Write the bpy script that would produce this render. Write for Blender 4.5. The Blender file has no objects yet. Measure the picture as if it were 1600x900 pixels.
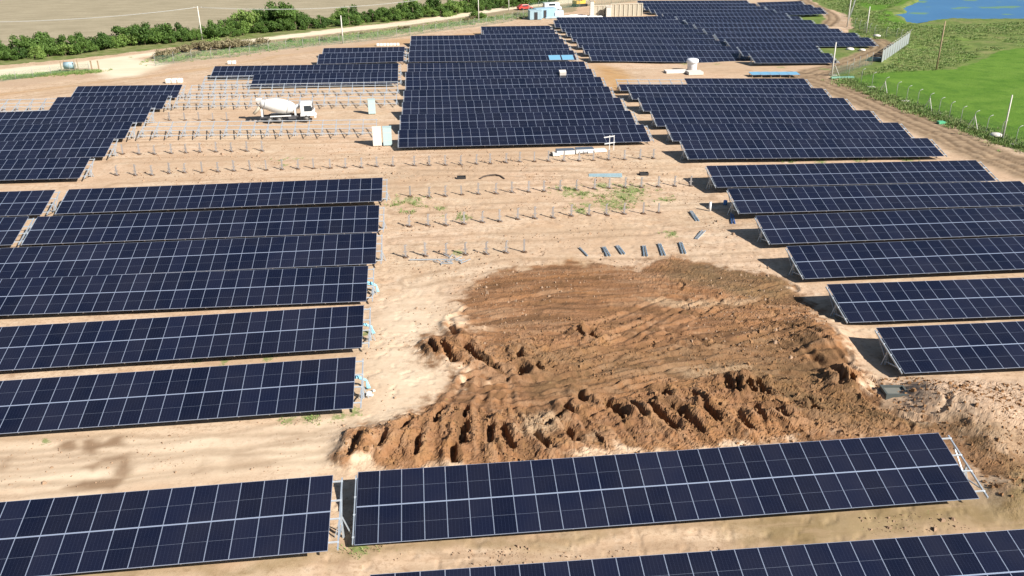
import bpy, math, random
import numpy as np
from mathutils import Vector, Matrix

S = bpy.context.scene
C = S.collection
R_ = math.radians

# ------------------------------------------------------------------ camera, sky, sun, exposure
FPX, PITCH, YAW, ROLL, CAMH = 1363.1, .4212, .0942, -.0067, 29.2086
def cam_axes():
    cy, sy, cp, sp = math.cos(YAW), math.sin(YAW), math.cos(PITCH), math.sin(PITCH)
    f = np.array([sy*cp, cy*cp, -sp]); r = np.array([cy, -sy, 0.]); u = np.cross(r, f)
    cr, sr = math.cos(ROLL), math.sin(ROLL)
    return r*cr+u*sr, -r*sr+u*cr, f
CR, CU, CF = cam_axes()
cd = bpy.data.cameras.new('camera'); cam = bpy.data.objects.new('camera', cd); C.objects.link(cam)
cd.sensor_width = 36; cd.lens = FPX/1600*36; cd.clip_start = .5; cd.clip_end = 8000
M = Matrix(((CR[0], CU[0], -CF[0], 0), (CR[1], CU[1], -CF[1], 0), (CR[2], CU[2], -CF[2], CAMH), (0, 0, 0, 1)))
cam.matrix_world = M
S.camera = cam

SUNV = Vector((1.05, -.95, 1.0)).normalized()
SUN_EL = math.asin(SUNV.z); SUN_AZ = math.atan2(SUNV.x, SUNV.y)
w = bpy.data.worlds.new('World'); S.world = w; w.use_nodes = True
nt = w.node_tree; bg = nt.nodes['Background']; sky = nt.nodes.new('ShaderNodeTexSky')
sky.sky_type = 'NISHITA'; sky.sun_disc = False; sky.sun_elevation = SUN_EL; sky.sun_rotation = SUN_AZ
sky.altitude = 50; sky.air_density = 1.0; sky.dust_density = .6; sky.ozone_density = 1.6
nt.links.new(sky.outputs[0], bg.inputs[0]); bg.inputs[1].default_value = .05
sl = bpy.data.lights.new('sun', 'SUN'); sl.energy = 5.0; sl.angle = R_(.53); sl.color = (1, .955, .88)
so = bpy.data.objects.new('sun', sl); C.objects.link(so); so.rotation_euler = SUNV.to_track_quat('Z', 'Y').to_euler()
S.view_settings.view_transform = 'Standard'; S.view_settings.look = 'None'
S.view_settings.exposure = .86; S.view_settings.gamma = 1
S.render.engine = 'CYCLES'; S.cycles.diffuse_bounces = 2

# ------------------------------------------------------------------ numbers measured for the arrays
MW, LS, TILT = 1.154, 4.5638, .2599
TABLES = [
    ('c1', 28, -4.60, 34.55, 0.220, 0.0061),
    ('b0', 28, -3.68, 27.52, -0.510, -0.0037),
    ('l1', 28, -38.00, 33.36, 0.252, 0.0226),
    ('l2', 28, -37.68, 46.09, 0.354, 0.0187),
    ('l3', 28, -37.63, 54.09, 0.403, 0.0150),
    ('l4', 28, -37.86, 62.89, 0.612, -0.0078),
    ('l5', 28, -37.43, 69.90, 0.595, 0.0014),
    ('l6', 28, -37.58, 78.36, 0.514, -0.0034),
    ('l7', 28, -37.52, 86.46, 0.662, 0.0037),
    ('l6b', 14, -54.32, 77.95, 0.669, 0.0019),
    ('l7b', 14, -54.95, 86.32, 0.672, 0.0022),
    ('u1', 14, -55.45, 98.50, 0.887, -0.0052),
    ('u2', 28, -71.45, 106.79, 0.923, 0.0013),
    ('u3', 28, -71.45, 114.85, 1.056, 0.0033),
    ('u4', 28, -71.12, 122.68, 1.061, 0.0108),
    ('u5', 14, -55.14, 132.23, 1.187, -0.0040),
    ('u6', 14, -55.35, 141.39, 1.032, -0.0093),
    ('d1', 21, -29.17, 148.91, 0.913, -0.0042),
    ('d2', 28, -37.41, 157.36, 1.006, -0.0091),
    ('d3', 14, -20.45, 169.74, 0.773, 0.0093),
    ('d4', 14, -20.42, 177.95, 0.624, -0.0034),
    ('m1', 28, -3.96, 108.37, 0.545, -0.0073),
    ('m2', 28, -3.89, 116.68, 0.660, -0.0108),
    ('m3', 28, -3.73, 124.54, 0.752, -0.0069),
    ('m4', 28, -3.67, 133.29, 0.684, -0.0066),
    ('m5', 28, -3.50, 141.02, 0.755, -0.0062),
    ('m6', 28, -3.60, 149.33, 0.659, -0.0068),
    ('m7', 28, -3.41, 157.64, 0.685, -0.0116),
    ('m8', 28, -3.32, 170.45, 0.681, -0.0112),
    ('m9', 28, -3.22, 178.25, 0.656, -0.0094),
    ('m10', 28, -3.14, 185.37, 0.645, -0.0082),
    ('m11', 28, -3.11, 192.57, 0.634, -0.0059),
    ('m12', 14, 13.13, 199.50, 0.593, -0.0095),
    ('m13', 14, 13.03, 206.15, 0.540, -0.0058),
    ('q1', 28, 30.88, 99.44, 0.378, -0.0222),
    ('q2', 28, 31.21, 107.73, 0.436, -0.0229),
    ('q3', 28, 31.15, 115.81, 0.431, -0.0259),
    ('q4', 28, 31.48, 124.97, 0.451, -0.0306),
    ('q5', 28, 31.67, 133.15, 0.467, -0.0351),
    ('q6', 28, 31.18, 139.62, 0.529, -0.0258),
    ('r1', 28, 31.00, 89.01, 0.113, -0.0131),
    ('r2', 28, 30.54, 80.10, 0.213, -0.0094),
    ('r3', 28, 30.42, 71.41, 0.287, -0.0035),
    ('r4', 28, 30.34, 63.53, 0.264, -0.0005),
    ('r5', 28, 30.32, 55.29, 0.294, -0.0126),
    ('r6', 28, 30.46, 47.50, 0.389, -0.0060),
    ('ha1', 28, 31.88, 169.85, 0.226, -0.0361),
    ('ha2', 28, 31.83, 176.52, 0.405, -0.0295),
    ('ha3', 28, 32.04, 185.29, 0.342, -0.0307),
    ('ha4', 28, 32.23, 194.00, 0.294, -0.0272),
    ('ha5', 28, 32.14, 201.57, 0.363, -0.0235),
    ('ha6', 28, 32.16, 209.44, 0.339, -0.0222),
    ('ha7', 28, 31.52, 216.02, 0.430, -0.0156),
    ('ha8', 26, 32.77, 219.83, 0.626, -0.0091),
    ('hb1', 14, 62.21, 163.32, 0.220, -0.0230),
    ('hb2', 14, 62.11, 169.74, 0.461, -0.0049),
    ('hb3', 28, 64.21, 183.93, -0.022, -0.0138),
    ('hb4', 28, 63.72, 189.61, 0.272, -0.0148),
    ('hb5', 28, 63.83, 198.17, 0.293, -0.0233),
    ('hb6', 28, 63.84, 205.91, 0.308, -0.0220),
    ('hb7', 28, 63.88, 213.97, 0.317, -0.0234),
    ('hb8', 28, 63.80, 221.65, 0.322, -0.0242),
    ('hb9', 28, 60.45, 222.77, 0.752, -0.0129),
    ('hb10', 28, 60.63, 231.61, 0.639, -0.0163),
    ('hb11', 28, 60.76, 239.09, 0.624, -0.0156),
    ('hb12', 28, 60.52, 244.94, 0.728, -0.0119),
    ('hb13', 28, 60.91, 252.91, 0.724, -0.0119),
    ('hc10', 11, 92.61, 229.68, 0.531, 0.0141),
    ('hc11', 11, 92.28, 235.20, 0.661, 0.0141),
    ('hc12', 11, 93.22, 244.35, 0.643, 0.0142),
]

TD = {t[0]: t for t in TABLES}

smp = []
for k, n, x, y, z, s in TABLES:
    for f in (0, .5, 1):
        for dy in (0, 4.4):
            smp.append((x+f*n*MW, y+dy, z-.6+s*f*n*MW-(.45 if k in ('r1', 'r2') and f == 0 else 0)))
smp += [(-150, 150, .2), (-150, 60, .1), (-90, 220, .1), (-60, 250, 0), (130, 120, -1.2), (130, 220, -1.2), (0, 290, 0), (100, 60, -.6),
        (-20, 14, -.6), (20, 12, -1.2), (200, 160, -1.2)]
smp = np.array(smp)
def gz_arr(x, y):
    x = np.asarray(x, float); y = np.asarray(y, float)
    out = np.empty(x.size); xf, yf = x.ravel(), y.ravel()
    for a in range(0, x.size, 20000):
        dx = xf[a:a+20000, None]-smp[None, :, 0]; dy = yf[a:a+20000, None]-smp[None, :, 1]
        wt = 1/((dx*dx+dy*dy*1.6)+36)**1.7
        out[a:a+20000] = (wt*smp[None, :, 2]).sum(1)/wt.sum(1)
    return out.reshape(x.shape)
def gz(x, y): return float(gz_arr(np.array([x]), np.array([y]))[0])
def at(px, py, h=0.0):
    """point of the ground (plus h) that the photograph's pixel (1600x900) looks at"""
    d = CR*(px-800)/FPX+CU*(450-py)/FPX+CF
    z = -.3
    for _ in range(6):
        t = (z-CAMH)/d[2]; p = np.array([0, 0, CAMH])+d*t; z = gz(p[0], p[1])+h
    return float(p[0]), float(p[1]), float(z)

# ------------------------------------------------------------------ helpers
def nmat(name):
    m = bpy.data.materials.new(name); m.use_nodes = True
    return m, m.node_tree, m.node_tree.nodes['Principled BSDF']
def mat(name, col, rough=.6, metal=0., var=.12, scale=3., spec=.4):
    m, t, b = nmat(name)
    tc = t.nodes.new('ShaderNodeTexCoord'); nz = t.nodes.new('ShaderNodeTexNoise'); nz.inputs['Scale'].default_value = scale
    nz.inputs['Detail'].default_value = 5
    t.links.new(tc.outputs['Object'], nz.inputs['Vector'])
    mx = t.nodes.new('ShaderNodeMix'); mx.data_type = 'RGBA'
    mx.inputs[6].default_value = (*[c*(1-var) for c in col], 1); mx.inputs[7].default_value = (*[min(1, c*(1+var)) for c in col], 1)
    t.links.new(nz.outputs[0], mx.inputs[0]); t.links.new(mx.outputs[2], b.inputs['Base Color'])
    b.inputs['Roughness'].default_value = rough; b.inputs['Metallic'].default_value = metal
    b.inputs['Specular IOR Level'].default_value = spec
    return m

class MB:
    def __init__(s): s.v = []; s.f = []; s.m = []; s.smooth = []
    def add(s, vs, fs, mi=0, sm=False):
        o = len(s.v); s.v += [tuple(v) for v in vs]
        for f in fs: s.f.append(tuple(i+o for i in f)); s.m.append(mi); s.smooth.append(sm)
    def box(s, a, b, mi=0, M=None):
        vs = [Vector((x, y, z)) for z in (a[2], b[2]) for y in (a[1], b[1]) for x in (a[0], b[0])]
        if M: vs = [M @ v for v in vs]
        s.add(vs, [(0, 2, 3, 1), (4, 5, 7, 6), (0, 1, 5, 4), (2, 6, 7, 3), (0, 4, 6, 2), (1, 3, 7, 5)], mi)
    def bar(s, p, q, w, h=None, mi=0):
        p, q = Vector(p), Vector(q); h = h or w; d = (q-p); L = d.length; d.normalize()
        up = Vector((0, 0, 1)) if abs(d.z) < .95 else Vector((0, 1, 0))
        sx = d.cross(up).normalized(); u = sx.cross(d)
        vs = []
        for e in (p, q):
            for a, b in ((-1, -1), (1, -1), (1, 1), (-1, 1)): vs.append(e+sx*a*w/2+u*b*h/2)
        s.add(vs, [(3, 2, 1, 0), (4, 5, 6, 7), (0, 1, 5, 4), (1, 2, 6, 5), (2, 3, 7, 6), (3, 0, 4, 7)], mi)
    def tube(s, pts, r, seg=8, mi=0, cap=True):
        pts = [Vector(p) for p in pts]; rs = r if isinstance(r, (list, tuple)) else [r]*len(pts)
        vs = []; fs = []
        for i, p in enumerate(pts):
            d = (pts[min(i+1, len(pts)-1)]-pts[max(i-1, 0)]).normalized()
            up = Vector((0, 0, 1)) if abs(d.z) < .95 else Vector((0, 1, 0))
            a = d.cross(up).normalized(); b = a.cross(d)
            for k in range(seg):
                t = 2*math.pi*k/seg; vs.append(p+(a*math.cos(t)+b*math.sin(t))*rs[i])
        for i in range(len(pts)-1):
            for k in range(seg):
                j = (k+1) % seg; fs.append((i*seg+k, i*seg+j, (i+1)*seg+j, (i+1)*seg+k))
        if cap: fs += [tuple(range(seg))[::-1], tuple((len(pts)-1)*seg+k for k in range(seg))]
        s.add(vs, fs, mi, True)
    def build(s, name, mats, parent=None, loc=None):
        me = bpy.data.meshes.new(name); me.from_pydata(s.v, [], s.f)
        for m in (mats if isinstance(mats, (list, tuple)) else [mats]): me.materials.append(m)
        me.polygons.foreach_set('material_index', s.m); me.polygons.foreach_set('use_smooth', s.smooth)
        me.validate(); me.update()
        return link(name, me, parent, loc)
def link(name, me, parent=None, loc=None, rot=None):
    o = bpy.data.objects.new(name, me); C.objects.link(o)
    if parent: o.parent = parent
    if loc is not None: o.location = loc
    if rot is not None: o.rotation_euler = rot
    return o
def tag(o, label=None, cat=None, group=None, kind=None):
    if label: o['label'] = label
    if cat: o['category'] = cat
    if group: o['group'] = group
    if kind: o['kind'] = kind
    return o
def thing(name, label, cat, loc=(0, 0, 0), rot=(0, 0, 0), group=None):
    o = bpy.data.objects.new(name, None); C.objects.link(o); o.empty_display_size = .3
    o.location = loc; o.rotation_euler = rot
    return tag(o, label, cat, group)
def copy_tree(o, parent=None):
    c = o.copy(); C.objects.link(c); c.parent = parent
    for ch in list(o.children): copy_tree(ch, c)
    return c
ORD = ['', 'first', 'second', 'third', 'fourth', 'fifth', 'sixth', 'seventh', 'eighth', 'ninth', 'tenth', 'eleventh', 'twelfth', 'thirteenth',
       'fourteenth', 'fifteenth', 'sixteenth', 'seventeenth', 'eighteenth', 'nineteenth', 'twentieth']
def ordi(n):
    if n <= 20: return ORD[n]
    if n == 30: return 'thirtieth'
    if n == 40: return 'fortieth'
    return {2: 'twenty', 3: 'thirty', 4: 'forty'}[n//10]+'-'+ORD[n % 10]

# numpy noise
rng = np.random.RandomState(7)
PERM = rng.rand(512, 512)
def vnoise(x, y):
    xi = np.floor(x).astype(int); yi = np.floor(y).astype(int); fx = x-xi; fy = y-yi
    fx = fx*fx*(3-2*fx); fy = fy*fy*(3-2*fy)
    a = PERM[xi % 512, yi % 512]; b = PERM[(xi+1) % 512, yi % 512]; c = PERM[xi % 512, (yi+1) % 512]; d = PERM[(xi+1) % 512, (yi+1) % 512]
    return (a*(1-fx)+b*fx)*(1-fy)+(c*(1-fx)+d*fx)*fy
def fbm(x, y, o=4, sc=1.):
    s = 0; a = .5; x = x/sc; y = y/sc
    for i in range(o): s = s+a*vnoise(x+17.3*i, y-9.1*i); x = x*2.03; y = y*2.03; a *= .5
    return s/(1-.5**o)
def cells(x, y, sc):
    """distance to nearest jittered cell point and a random value for the cell"""
    x = x/sc; y = y/sc; xi = np.floor(x).astype(int); yi = np.floor(y).astype(int)
    best = np.full(x.shape, 9.); val = np.zeros(x.shape); sec = np.full(x.shape, 9.)
    for i in (-1, 0, 1):
        for j in (-1, 0, 1):
            cx = xi+i; cy = yi+j; jx = PERM[cx % 512, cy % 512]; jy = PERM[(cx+91) % 512, (cy+37) % 512]
            d = (cx+jx-x)**2+(cy+jy-y)**2; r = PERM[(cx+11) % 512, (cy+203) % 512]
            nb = d < best; sec = np.where(nb, best, np.minimum(sec, d)); val = np.where(nb, r, val); best = np.where(nb, d, best)
    return np.sqrt(best), np.sqrt(sec), val
def inpoly(x, y, P, soft=1.):
    """soft mask: 1 inside the polygon, fading over `soft` metres across the outline"""
    ins = np.zeros(x.shape, bool); dist = np.full(x.shape, 1e9); n = len(P)
    x0, y0 = min(p[0] for p in P)-3*soft, min(p[1] for p in P)-3*soft; x1, y1 = max(p[0] for p in P)+3*soft, max(p[1] for p in P)+3*soft
    sel = (x > x0) & (x < x1) & (y > y0) & (y < y1)
    xs, ys = x[sel], y[sel]; I = np.zeros(xs.shape, bool); Dd = np.full(xs.shape, 1e9)
    for i in range(n):
        ax, ay = P[i][:2]; bx, by = P[(i+1) % n][:2]
        c = ((ay > ys) != (by > ys)) & (xs < (bx-ax)*(ys-ay)/((by-ay) if abs(by-ay) > 1e-9 else 1e-9)+ax); I ^= c
        L = (bx-ax)**2+(by-ay)**2+1e-9; t = np.clip(((xs-ax)*(bx-ax)+(ys-ay)*(by-ay))/L, 0, 1)
        Dd = np.minimum(Dd, (xs-ax-t*(bx-ax))**2+(ys-ay-t*(by-ay))**2)
    sd = np.sqrt(Dd)*np.where(I, 1, -1); out = np.zeros(x.shape); v = np.clip(sd/soft*.5+.5, 0, 1); out[sel] = v*v*(3-2*v)
    return out
def linedist(x, y, P, reach=6.):
    """distance to a polyline and signed side offset, only near it"""
    D = np.full(x.shape, 1e3); T = np.zeros(x.shape)
    for i in range(len(P)-1):
        ax, ay = P[i][:2]; bx, by = P[i+1][:2]
        sel = (x > min(ax, bx)-reach) & (x < max(ax, bx)+reach) & (y > min(ay, by)-reach) & (y < max(ay, by)+reach)
        xs, ys = x[sel], y[sel]; L = (bx-ax)**2+(by-ay)**2+1e-9; t = np.clip(((xs-ax)*(bx-ax)+(ys-ay)*(by-ay))/L, 0, 1)
        d = np.sqrt((xs-ax-t*(bx-ax))**2+(ys-ay-t*(by-ay))**2); o = D[sel]; tt = T[sel]
        nb = d < o; D[sel] = np.where(nb, d, o); T[sel] = np.where(nb, t, tt)
    return D, T
def flow_noise(x, y, guides):
    """streaks that run along the nearest guide curve: grading and track marks"""
    best = np.full(x.shape, 1e9); u = np.zeros(x.shape); v = np.zeros(x.shape)
    for g, P in enumerate(guides):
        s0 = g*37.
        for i in range(len(P)-1):
            ax, ay = P[i][:2]; bx, by = P[i+1][:2]; L = math.hypot(bx-ax, by-ay)
            tr_ = ((x-ax)*(bx-ax)+(y-ay)*(by-ay))/L/L; t = np.clip(tr_, -.0 if i else -2, 1 if i < len(P)-2 else 3)
            dx = x-ax-t*(bx-ax); dy = y-ay-t*(by-ay); d = dx*dx+dy*dy; sg = np.sign(dx*(by-ay)-dy*(bx-ax))
            nb = d < best; best = np.where(nb, d, best); u = np.where(nb, sg*np.sqrt(d)+g*11.3, u); v = np.where(nb, s0+t*L, v); s0 += L
    return u, v
def pl(*pts): return [at(*p)[:2] for p in pts]
def sm(v, a, b):
    t = np.clip((v-a)/(b-a), 0, 1); return t*t*(3-2*t)

# ------------------------------------------------------------------ the ground: one sheet, real relief, wear and soil kinds kept as masks
def make_ground():
    ys = [-600, -300, -150, -80, -40, -15, 0, 8, 14, 18]
    y = 20.
    while y < 3000:
        ys.append(y)
        if y < 30: y += .16
        elif y < 36: y += .14
        elif y < 52: y += .09
        elif y < 64: y += .125
        elif y < 110: y += .24+(y-62)*.004
        elif y < 300: y += .45+(y-110)*.006
        else: y *= 1.06
    ys = np.array(ys)
    t = np.concatenate([[-12, -6, -3, -1.8, -1.3, -1.05], np.arange(-.9, -.13, .003), np.arange(-.13, .58, .00145), np.arange(.58, .92, .003), [1.05, 1.3, 1.8, 3, 6, 12]])
    wd = np.sqrt((np.maximum(ys, 0)+15)**2+30**2)
    X = t[None, :]*wd[:, None]; Y = np.repeat(ys[:, None], len(t), 1)
    near = (Y < 320) & (Y > 5) & (np.abs(X) < 320)
    Z = gz_arr(X, Y)
    # --- masks (world space)
    wx = (fbm(X, Y, 4, 5.)-.5); wy = (fbm(X+90, Y+40, 4, 5.)-.5)
    fx = (fbm(X, Y, 3, .8)-.5); fy = (fbm(X+33, Y+7, 3, .8)-.5)
    XW = X+wx*3.2+fx*1.2; YW = Y+wy*3.2+fy*1.2
    XM, YM = XW+fx*1.6, YW+fy*1.6+wy*2
    mud = inpoly(XM, YM, pl((700, 470), (760, 428), (880, 410), (960, 425), (1040, 408), (1120, 415), (1225, 435), (1262, 470), (1312, 522), (1332, 548),
        (1352, 600), (1400, 648), (1490, 668), (1580, 715), (1660, 760), (1660, 800), (1560, 790), (1500, 715), (1460, 680), (1100, 712), (720, 745), (600, 740), (525, 716), (530, 690), (560, 680),
        (620, 655), (680, 632), (705, 605), (742, 580), (700, 574), (664, 556), (662, 535), (700, 518), (760, 512), (725, 485)), 2.2)
    rough = inpoly(XW, YW, pl((525, 716), (540, 688), (620, 655), (700, 640), (800, 640), (860, 655), (900, 632), (980, 622), (1130, 590), (1200, 590), (1330, 575),
        (1372, 600), (1372, 640), (1460, 668), (1100, 712), (720, 745), (600, 740)), 1.0)
    roughb = inpoly(XW, YW, pl((662, 555), (664, 532), (740, 525), (790, 545), (860, 525), (930, 495), (965, 520), (950, 560), (830, 585), (740, 578)), .8)
    roughc = inpoly(XW, YW, pl((1400, 640), (1412, 605), (1500, 592), (1600, 600), (1700, 620), (1700, 800), (1560, 770), (1500, 690), (1440, 655)), .8)
    roughd = inpoly(XW, YW, pl((960, 432), (1040, 405), (1130, 420), (1240, 450), (1300, 540), (1180, 545), (1120, 470)), 1.2)*.45
    roughr = inpoly(XW, YW, pl((1520, 700), (1700, 690), (1700, 830), (1560, 790)), 1.)
    wet = inpoly(XW, YW, pl((1030, 412), (1100, 412), (1225, 435), (1262, 470), (1200, 478), (1120, 452), (1050, 440)), .9)
    wet = np.maximum(wet, .8*inpoly(XW, YW, pl((1080, 575), (1230, 555), (1380, 640), (1480, 650), (1600, 690), (1640, 800), (1560, 750), (1470, 670), (1300, 668), (1180, 620)), 1.4))
    wet = np.maximum(wet, .55*inpoly(XW, YW, pl((800, 545), (1000, 540), (1250, 520), (1290, 560), (1240, 600), (1000, 600), (870, 640), (800, 610)), 1.6))
    pale = inpoly(XW, YW, pl((800, 655), (845, 648), (862, 668), (830, 680), (795, 672)), .5)
    pale = np.maximum(pale, inpoly(XW, YW, pl((915, 690), (925, 684), (918, 697), (905, 700)), .4))
    pale = np.maximum(pale, .8*inpoly(XW, YW, pl((985, 468), (1120, 470), (1190, 466), (1160, 478), (1040, 482)), .5))
    pale = np.maximum(pale, .6*inpoly(XW, YW, pl((1050, 585), (1150, 575), (1190, 585), (1100, 596)), .5))
    # damp olive soil in the front strip, dark stains left
    olive = inpoly(XW, YW, pl((1160, 800), (1540, 770), (1640, 700), (1700, 830), (1500, 830), (1280, 855), (1180, 850)), 1.4)
    olive = np.maximum(olive, .75*inpoly(XW, YW, pl((0, 900), (330, 872), (560, 850), (640, 860), (560, 880), (300, 895), (200, 925), (0, 940)), .8))
    olive = np.maximum(olive, .6*inpoly(XW, YW, pl((560, 848), (800, 828), (1000, 815), (1160, 800), (1160, 815), (900, 838), (640, 862)), .5))
    XS, YS = X+fx*.8+wx*.8, Y+fy*.8+wy*.8
    XT, YT = X+fx*.45+wx*.3, Y+fy*.45+wy*.3
    stain = np.zeros(X.shape)
    for P, a in (([(85, 700), (98, 690), (116, 687), (118, 702), (104, 706)], 1), ([(128, 688), (146, 684), (160, 692), (178, 683), (192, 682), (192, 694), (160, 700), (143, 710), (130, 706)], 1),
                 ([(132, 730), (160, 718), (200, 708), (206, 725), (204, 744), (180, 744), (185, 722), (160, 724), (150, 733)], .9),
                 ([(98, 762), (130, 748), (200, 742), (196, 750), (178, 765), (120, 762)], 1), ([(358, 712), (375, 700), (400, 712), (430, 722), (425, 735), (390, 732), (350, 738)], .3),
                 ([(300, 745), (320, 715), (330, 718), (322, 743)], .3), ([(0, 722), (16, 712), (14, 728), (0, 738)], .6)):
        stain = np.maximum(stain, a*inpoly(XT, YT, pl(*P), .34))
    ochre = inpoly(XW, YW, pl((925, 100), (975, 110), (1000, 140), (960, 150), (935, 118)), 2.)
    ochre = np.maximum(ochre, .6*inpoly(XW, YW, pl((300, 112), (430, 88), (620, 62), (760, 50), (740, 60), (500, 80), (330, 104), (0, 152), (0, 146)), 2.))
    ochre = np.maximum(ochre, .8*inpoly(XW, YW, pl((760, 440), (890, 410), (970, 430), (960, 470), (800, 470)), 2.))
    grass = inpoly(XW, YW, pl((1246, -12), (1290, 12), (1320, 20), (1335, 30), (1320, 60), (1330, 75), (1300, 105), (1290, 118), (1345, 138), (1400, 165), (1455, 186), (1520, 212), (1620, 240), (1950, 330), (2300, 100), (2300, -60), (1246, -60)), 1.6)
    grass2 = inpoly(XW, YW, pl((1205, 20), (1285, 22), (1292, 30), (1290, 38), (1240, 38), (1205, 34)), 1.5)
    grass2 = np.maximum(grass2, inpoly(XW, YW, pl((1275, 76), (1345, 72), (1365, 74), (1340, 84), (1330, 92), (1300, 100), (1285, 97)), 1.2))
    bright = inpoly(XW, YW, pl((1315, 126), (1390, 110), (1480, 110), (1540, 92), (1565, 78), (1700, 70), (2100, 75), (2100, 300), (1700, 265), (1595, 218), (1520, 198), (1450, 172), (1400, 152), (1350, 135)), 2.)
    bright2 = inpoly(XW, YW, pl((1360, 22), (1385, 14), (1420, 38), (1440, 40), (1400, 45), (1370, 35)), 2.5)
    bright2 = np.maximum(bright2, inpoly(XW, YW, pl((1340, -12), (1440, -12), (1412, 6), (1370, 16), (1340, 8)), 3.))
    verge = inpoly(XW, YW, pl((-60, 112), (0, 103), (120, 92), (250, 76), (340, 68), (500, 48), (700, 24), (830, 8), (900, -6), (880, -16), (700, 5), (400, 40), (200, 62), (0, 80), (-60, 88)), 1.5)
    verge = np.maximum(verge, .85*inpoly(XW, YW, pl((0, 118), (60, 110), (140, 108), (150, 112), (100, 116), (0, 127)), 1.))
    scrub = inpoly(XW, YW, pl((208, 98), (260, 80), (360, 68), (500, 55), (640, 38), (740, 20), (900, 5), (900, 18), (820, 26), (700, 42), (600, 58), (480, 72), (330, 86), (250, 100)), 1.2)
    fld = inpoly(X, Y, pl((-600, 90), (-60, 90), (0, 80), (200, 62), (400, 40), (500, 33), (700, 8), (800, -8), (950, -30), (1250, -60), (200, -85), (-600, -85)), 2.)
    road = inpoly(XS, YS, pl((-60, 118), (0, 108), (130, 96), (250, 80), (290, 74), (350, 66), (500, 48), (640, 33), (740, 18), (800, 8), (900, -4), (930, -12), (960, -8), (900, 4), (800, 14), (740, 24),
        (640, 39), (500, 54), (360, 70), (260, 84), (190, 94), (230, 104), (200, 108), (150, 106), (120, 106), (0, 122), (-60, 130)), .8)
    road = np.maximum(road, inpoly(XS, YS, pl((140, 106), (200, 90), (260, 100), (215, 118), (170, 122)), 2.))
    dry = inpoly(XW, YW, pl((0, 125), (150, 112), (230, 105), (250, 100), (330, 88), (480, 74), (600, 60), (600, 66), (480, 82), (330, 98), (0, 138)), 1.5)
    # roads and ruts on the right
    rp = pl((1700, 300), (1600, 262), (1540, 240), (1470, 208), (1400, 178), (1340, 150), (1290, 132), (1262, 122))
    rq = pl((1200, 122), (1262, 116), (1310, 105), (1345, 92), (1378, 78), (1382, 70), (1362, 62), (1340, 60))
    rr = pl((1290, 40), (1302, 30), (1298, 22), (1280, 12), (1262, 5), (1250, -5))
    rut = np.zeros(X.shape); track = np.zeros(X.shape)
    for P, wdt in ((rp, 3.6), (rq, 3.0), (rr, 1.8)):
        d, _ = linedist(XS, YS, P, 8.); track = np.maximum(track, 1-sm(d, wdt*.8, wdt*1.25))
        rut = np.maximum(rut, np.exp(-((d-1.0)/.35)**2)); rut = np.maximum(rut, .7*np.exp(-((d-2.4)/.3)**2)*(wdt > 2))
    disturbed = inpoly(XW, YW, pl((1500, 225), (1620, 250), (1750, 320), (1700, 330), (1600, 285), (1560, 262), (1470, 220)), 1.)
    # wheel tracks running along the rows
    hz = [pl((-40, 700), (300, 692), (520, 690)), pl((0, 760), (400, 712), (560, 672)), pl((640, 262), (900, 264), (1110, 272)), pl((640, 270), (900, 273), (1100, 283)),
          pl((560, 880), (1000, 850), (1560, 800)), pl((700, 452), (900, 440), (1200, 480)), pl((840, 600), (1000, 560), (1280, 500)), pl((820, 620), (1000, 575), (1290, 512)),
          pl((940, 470), (1100, 462), (1230, 470)), pl((1180, 615), (1330, 640), (1480, 668), (1640, 760)), pl((1150, 640), (1300, 672), (1380, 690)), pl((1250, 600), (1400, 650), (1600, 720)),
          pl((0, 148), (200, 122), (420, 90), (620, 68)), pl((0, 158), (200, 130), (420, 96), (630, 74)), pl((560, 66), (700, 52), (860, 30), (1000, 8))]
    hz += [pl((610, 290), (900, 283), (1100, 305)), pl((620, 330), (900, 318), (1110, 315)), pl((620, 378), (900, 368), (1180, 345)), pl((640, 440), (800, 410), (1000, 412), (1180, 400)),
          pl((180, 252), (500, 246), (900, 238)), pl((180, 290), (500, 278), (640, 272)), pl((200, 226), (560, 219)), pl((-20, 720), (200, 710), (520, 660)), pl((-20, 742), (200, 728), (520, 700)), pl((600, 870), (1000, 840), (1600, 785)), pl((700, 850), (1100, 828), (1500, 800)), pl((1000, 120), (940, 108), (1200, 112))]
    wtr = np.zeros(X.shape)
    for P in hz:
        d, _ = linedist(X+wx*.9+fx*.2, Y+wy*.9+fy*.2, P, 5.); wtr = np.maximum(wtr, np.exp(-((d-.95)/.28)**2)*(.5+fbm(X, Y, 2, 3.)))
    weeds = np.zeros(X.shape)
    for cx, cy, r in ((975, 305, 2.6), (955, 318, 2.2), (990, 296, 1.8), (918, 320, 1.), (892, 297, 1.5), (885, 302, 1.2), (910, 303, 1.4), (645, 313, 1.3), (650, 318, .9), (637, 331, .6), (622, 319, .6), (690, 325, .8), (725, 340, 1.), (943, 290, 1.2),
                      (906, 330, 1.), (1035, 312, .9), (1050, 365, .9), (715, 395, .8), (530, 650, .7), (555, 643, .6), (70, 690, .4), (480, 652, .8), (450, 655, .7), (440, 250, .6), (462, 248, .5), (445, 258, .6),
                      (1235, 252, .8), (1282, 252, 1.), (1340, 250, 1.), (1420, 250, 1.2), (560, 855, .7), (1290, 108, 1.5), (1220, 105, 1.3), (1070, 100, 1.2), (1120, 100, 1.), (900, 102, 1.), (620, 310, .5), (570, 520, .6), (420, 560, .6), (310, 562, .6), (350, 565, .6)):
        p = at(cx, cy); d = np.hypot(X-p[0], (Y-p[1])/1.3); weeds = np.maximum(weeds, np.clip(1.25-d/r, 0, 1))
    # --- streaks of grading along guide curves
    fl_ = np.full(X.shape, .5); fsel = (X > -9) & (X < 45) & (Y > 36) & (Y < 80)
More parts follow.
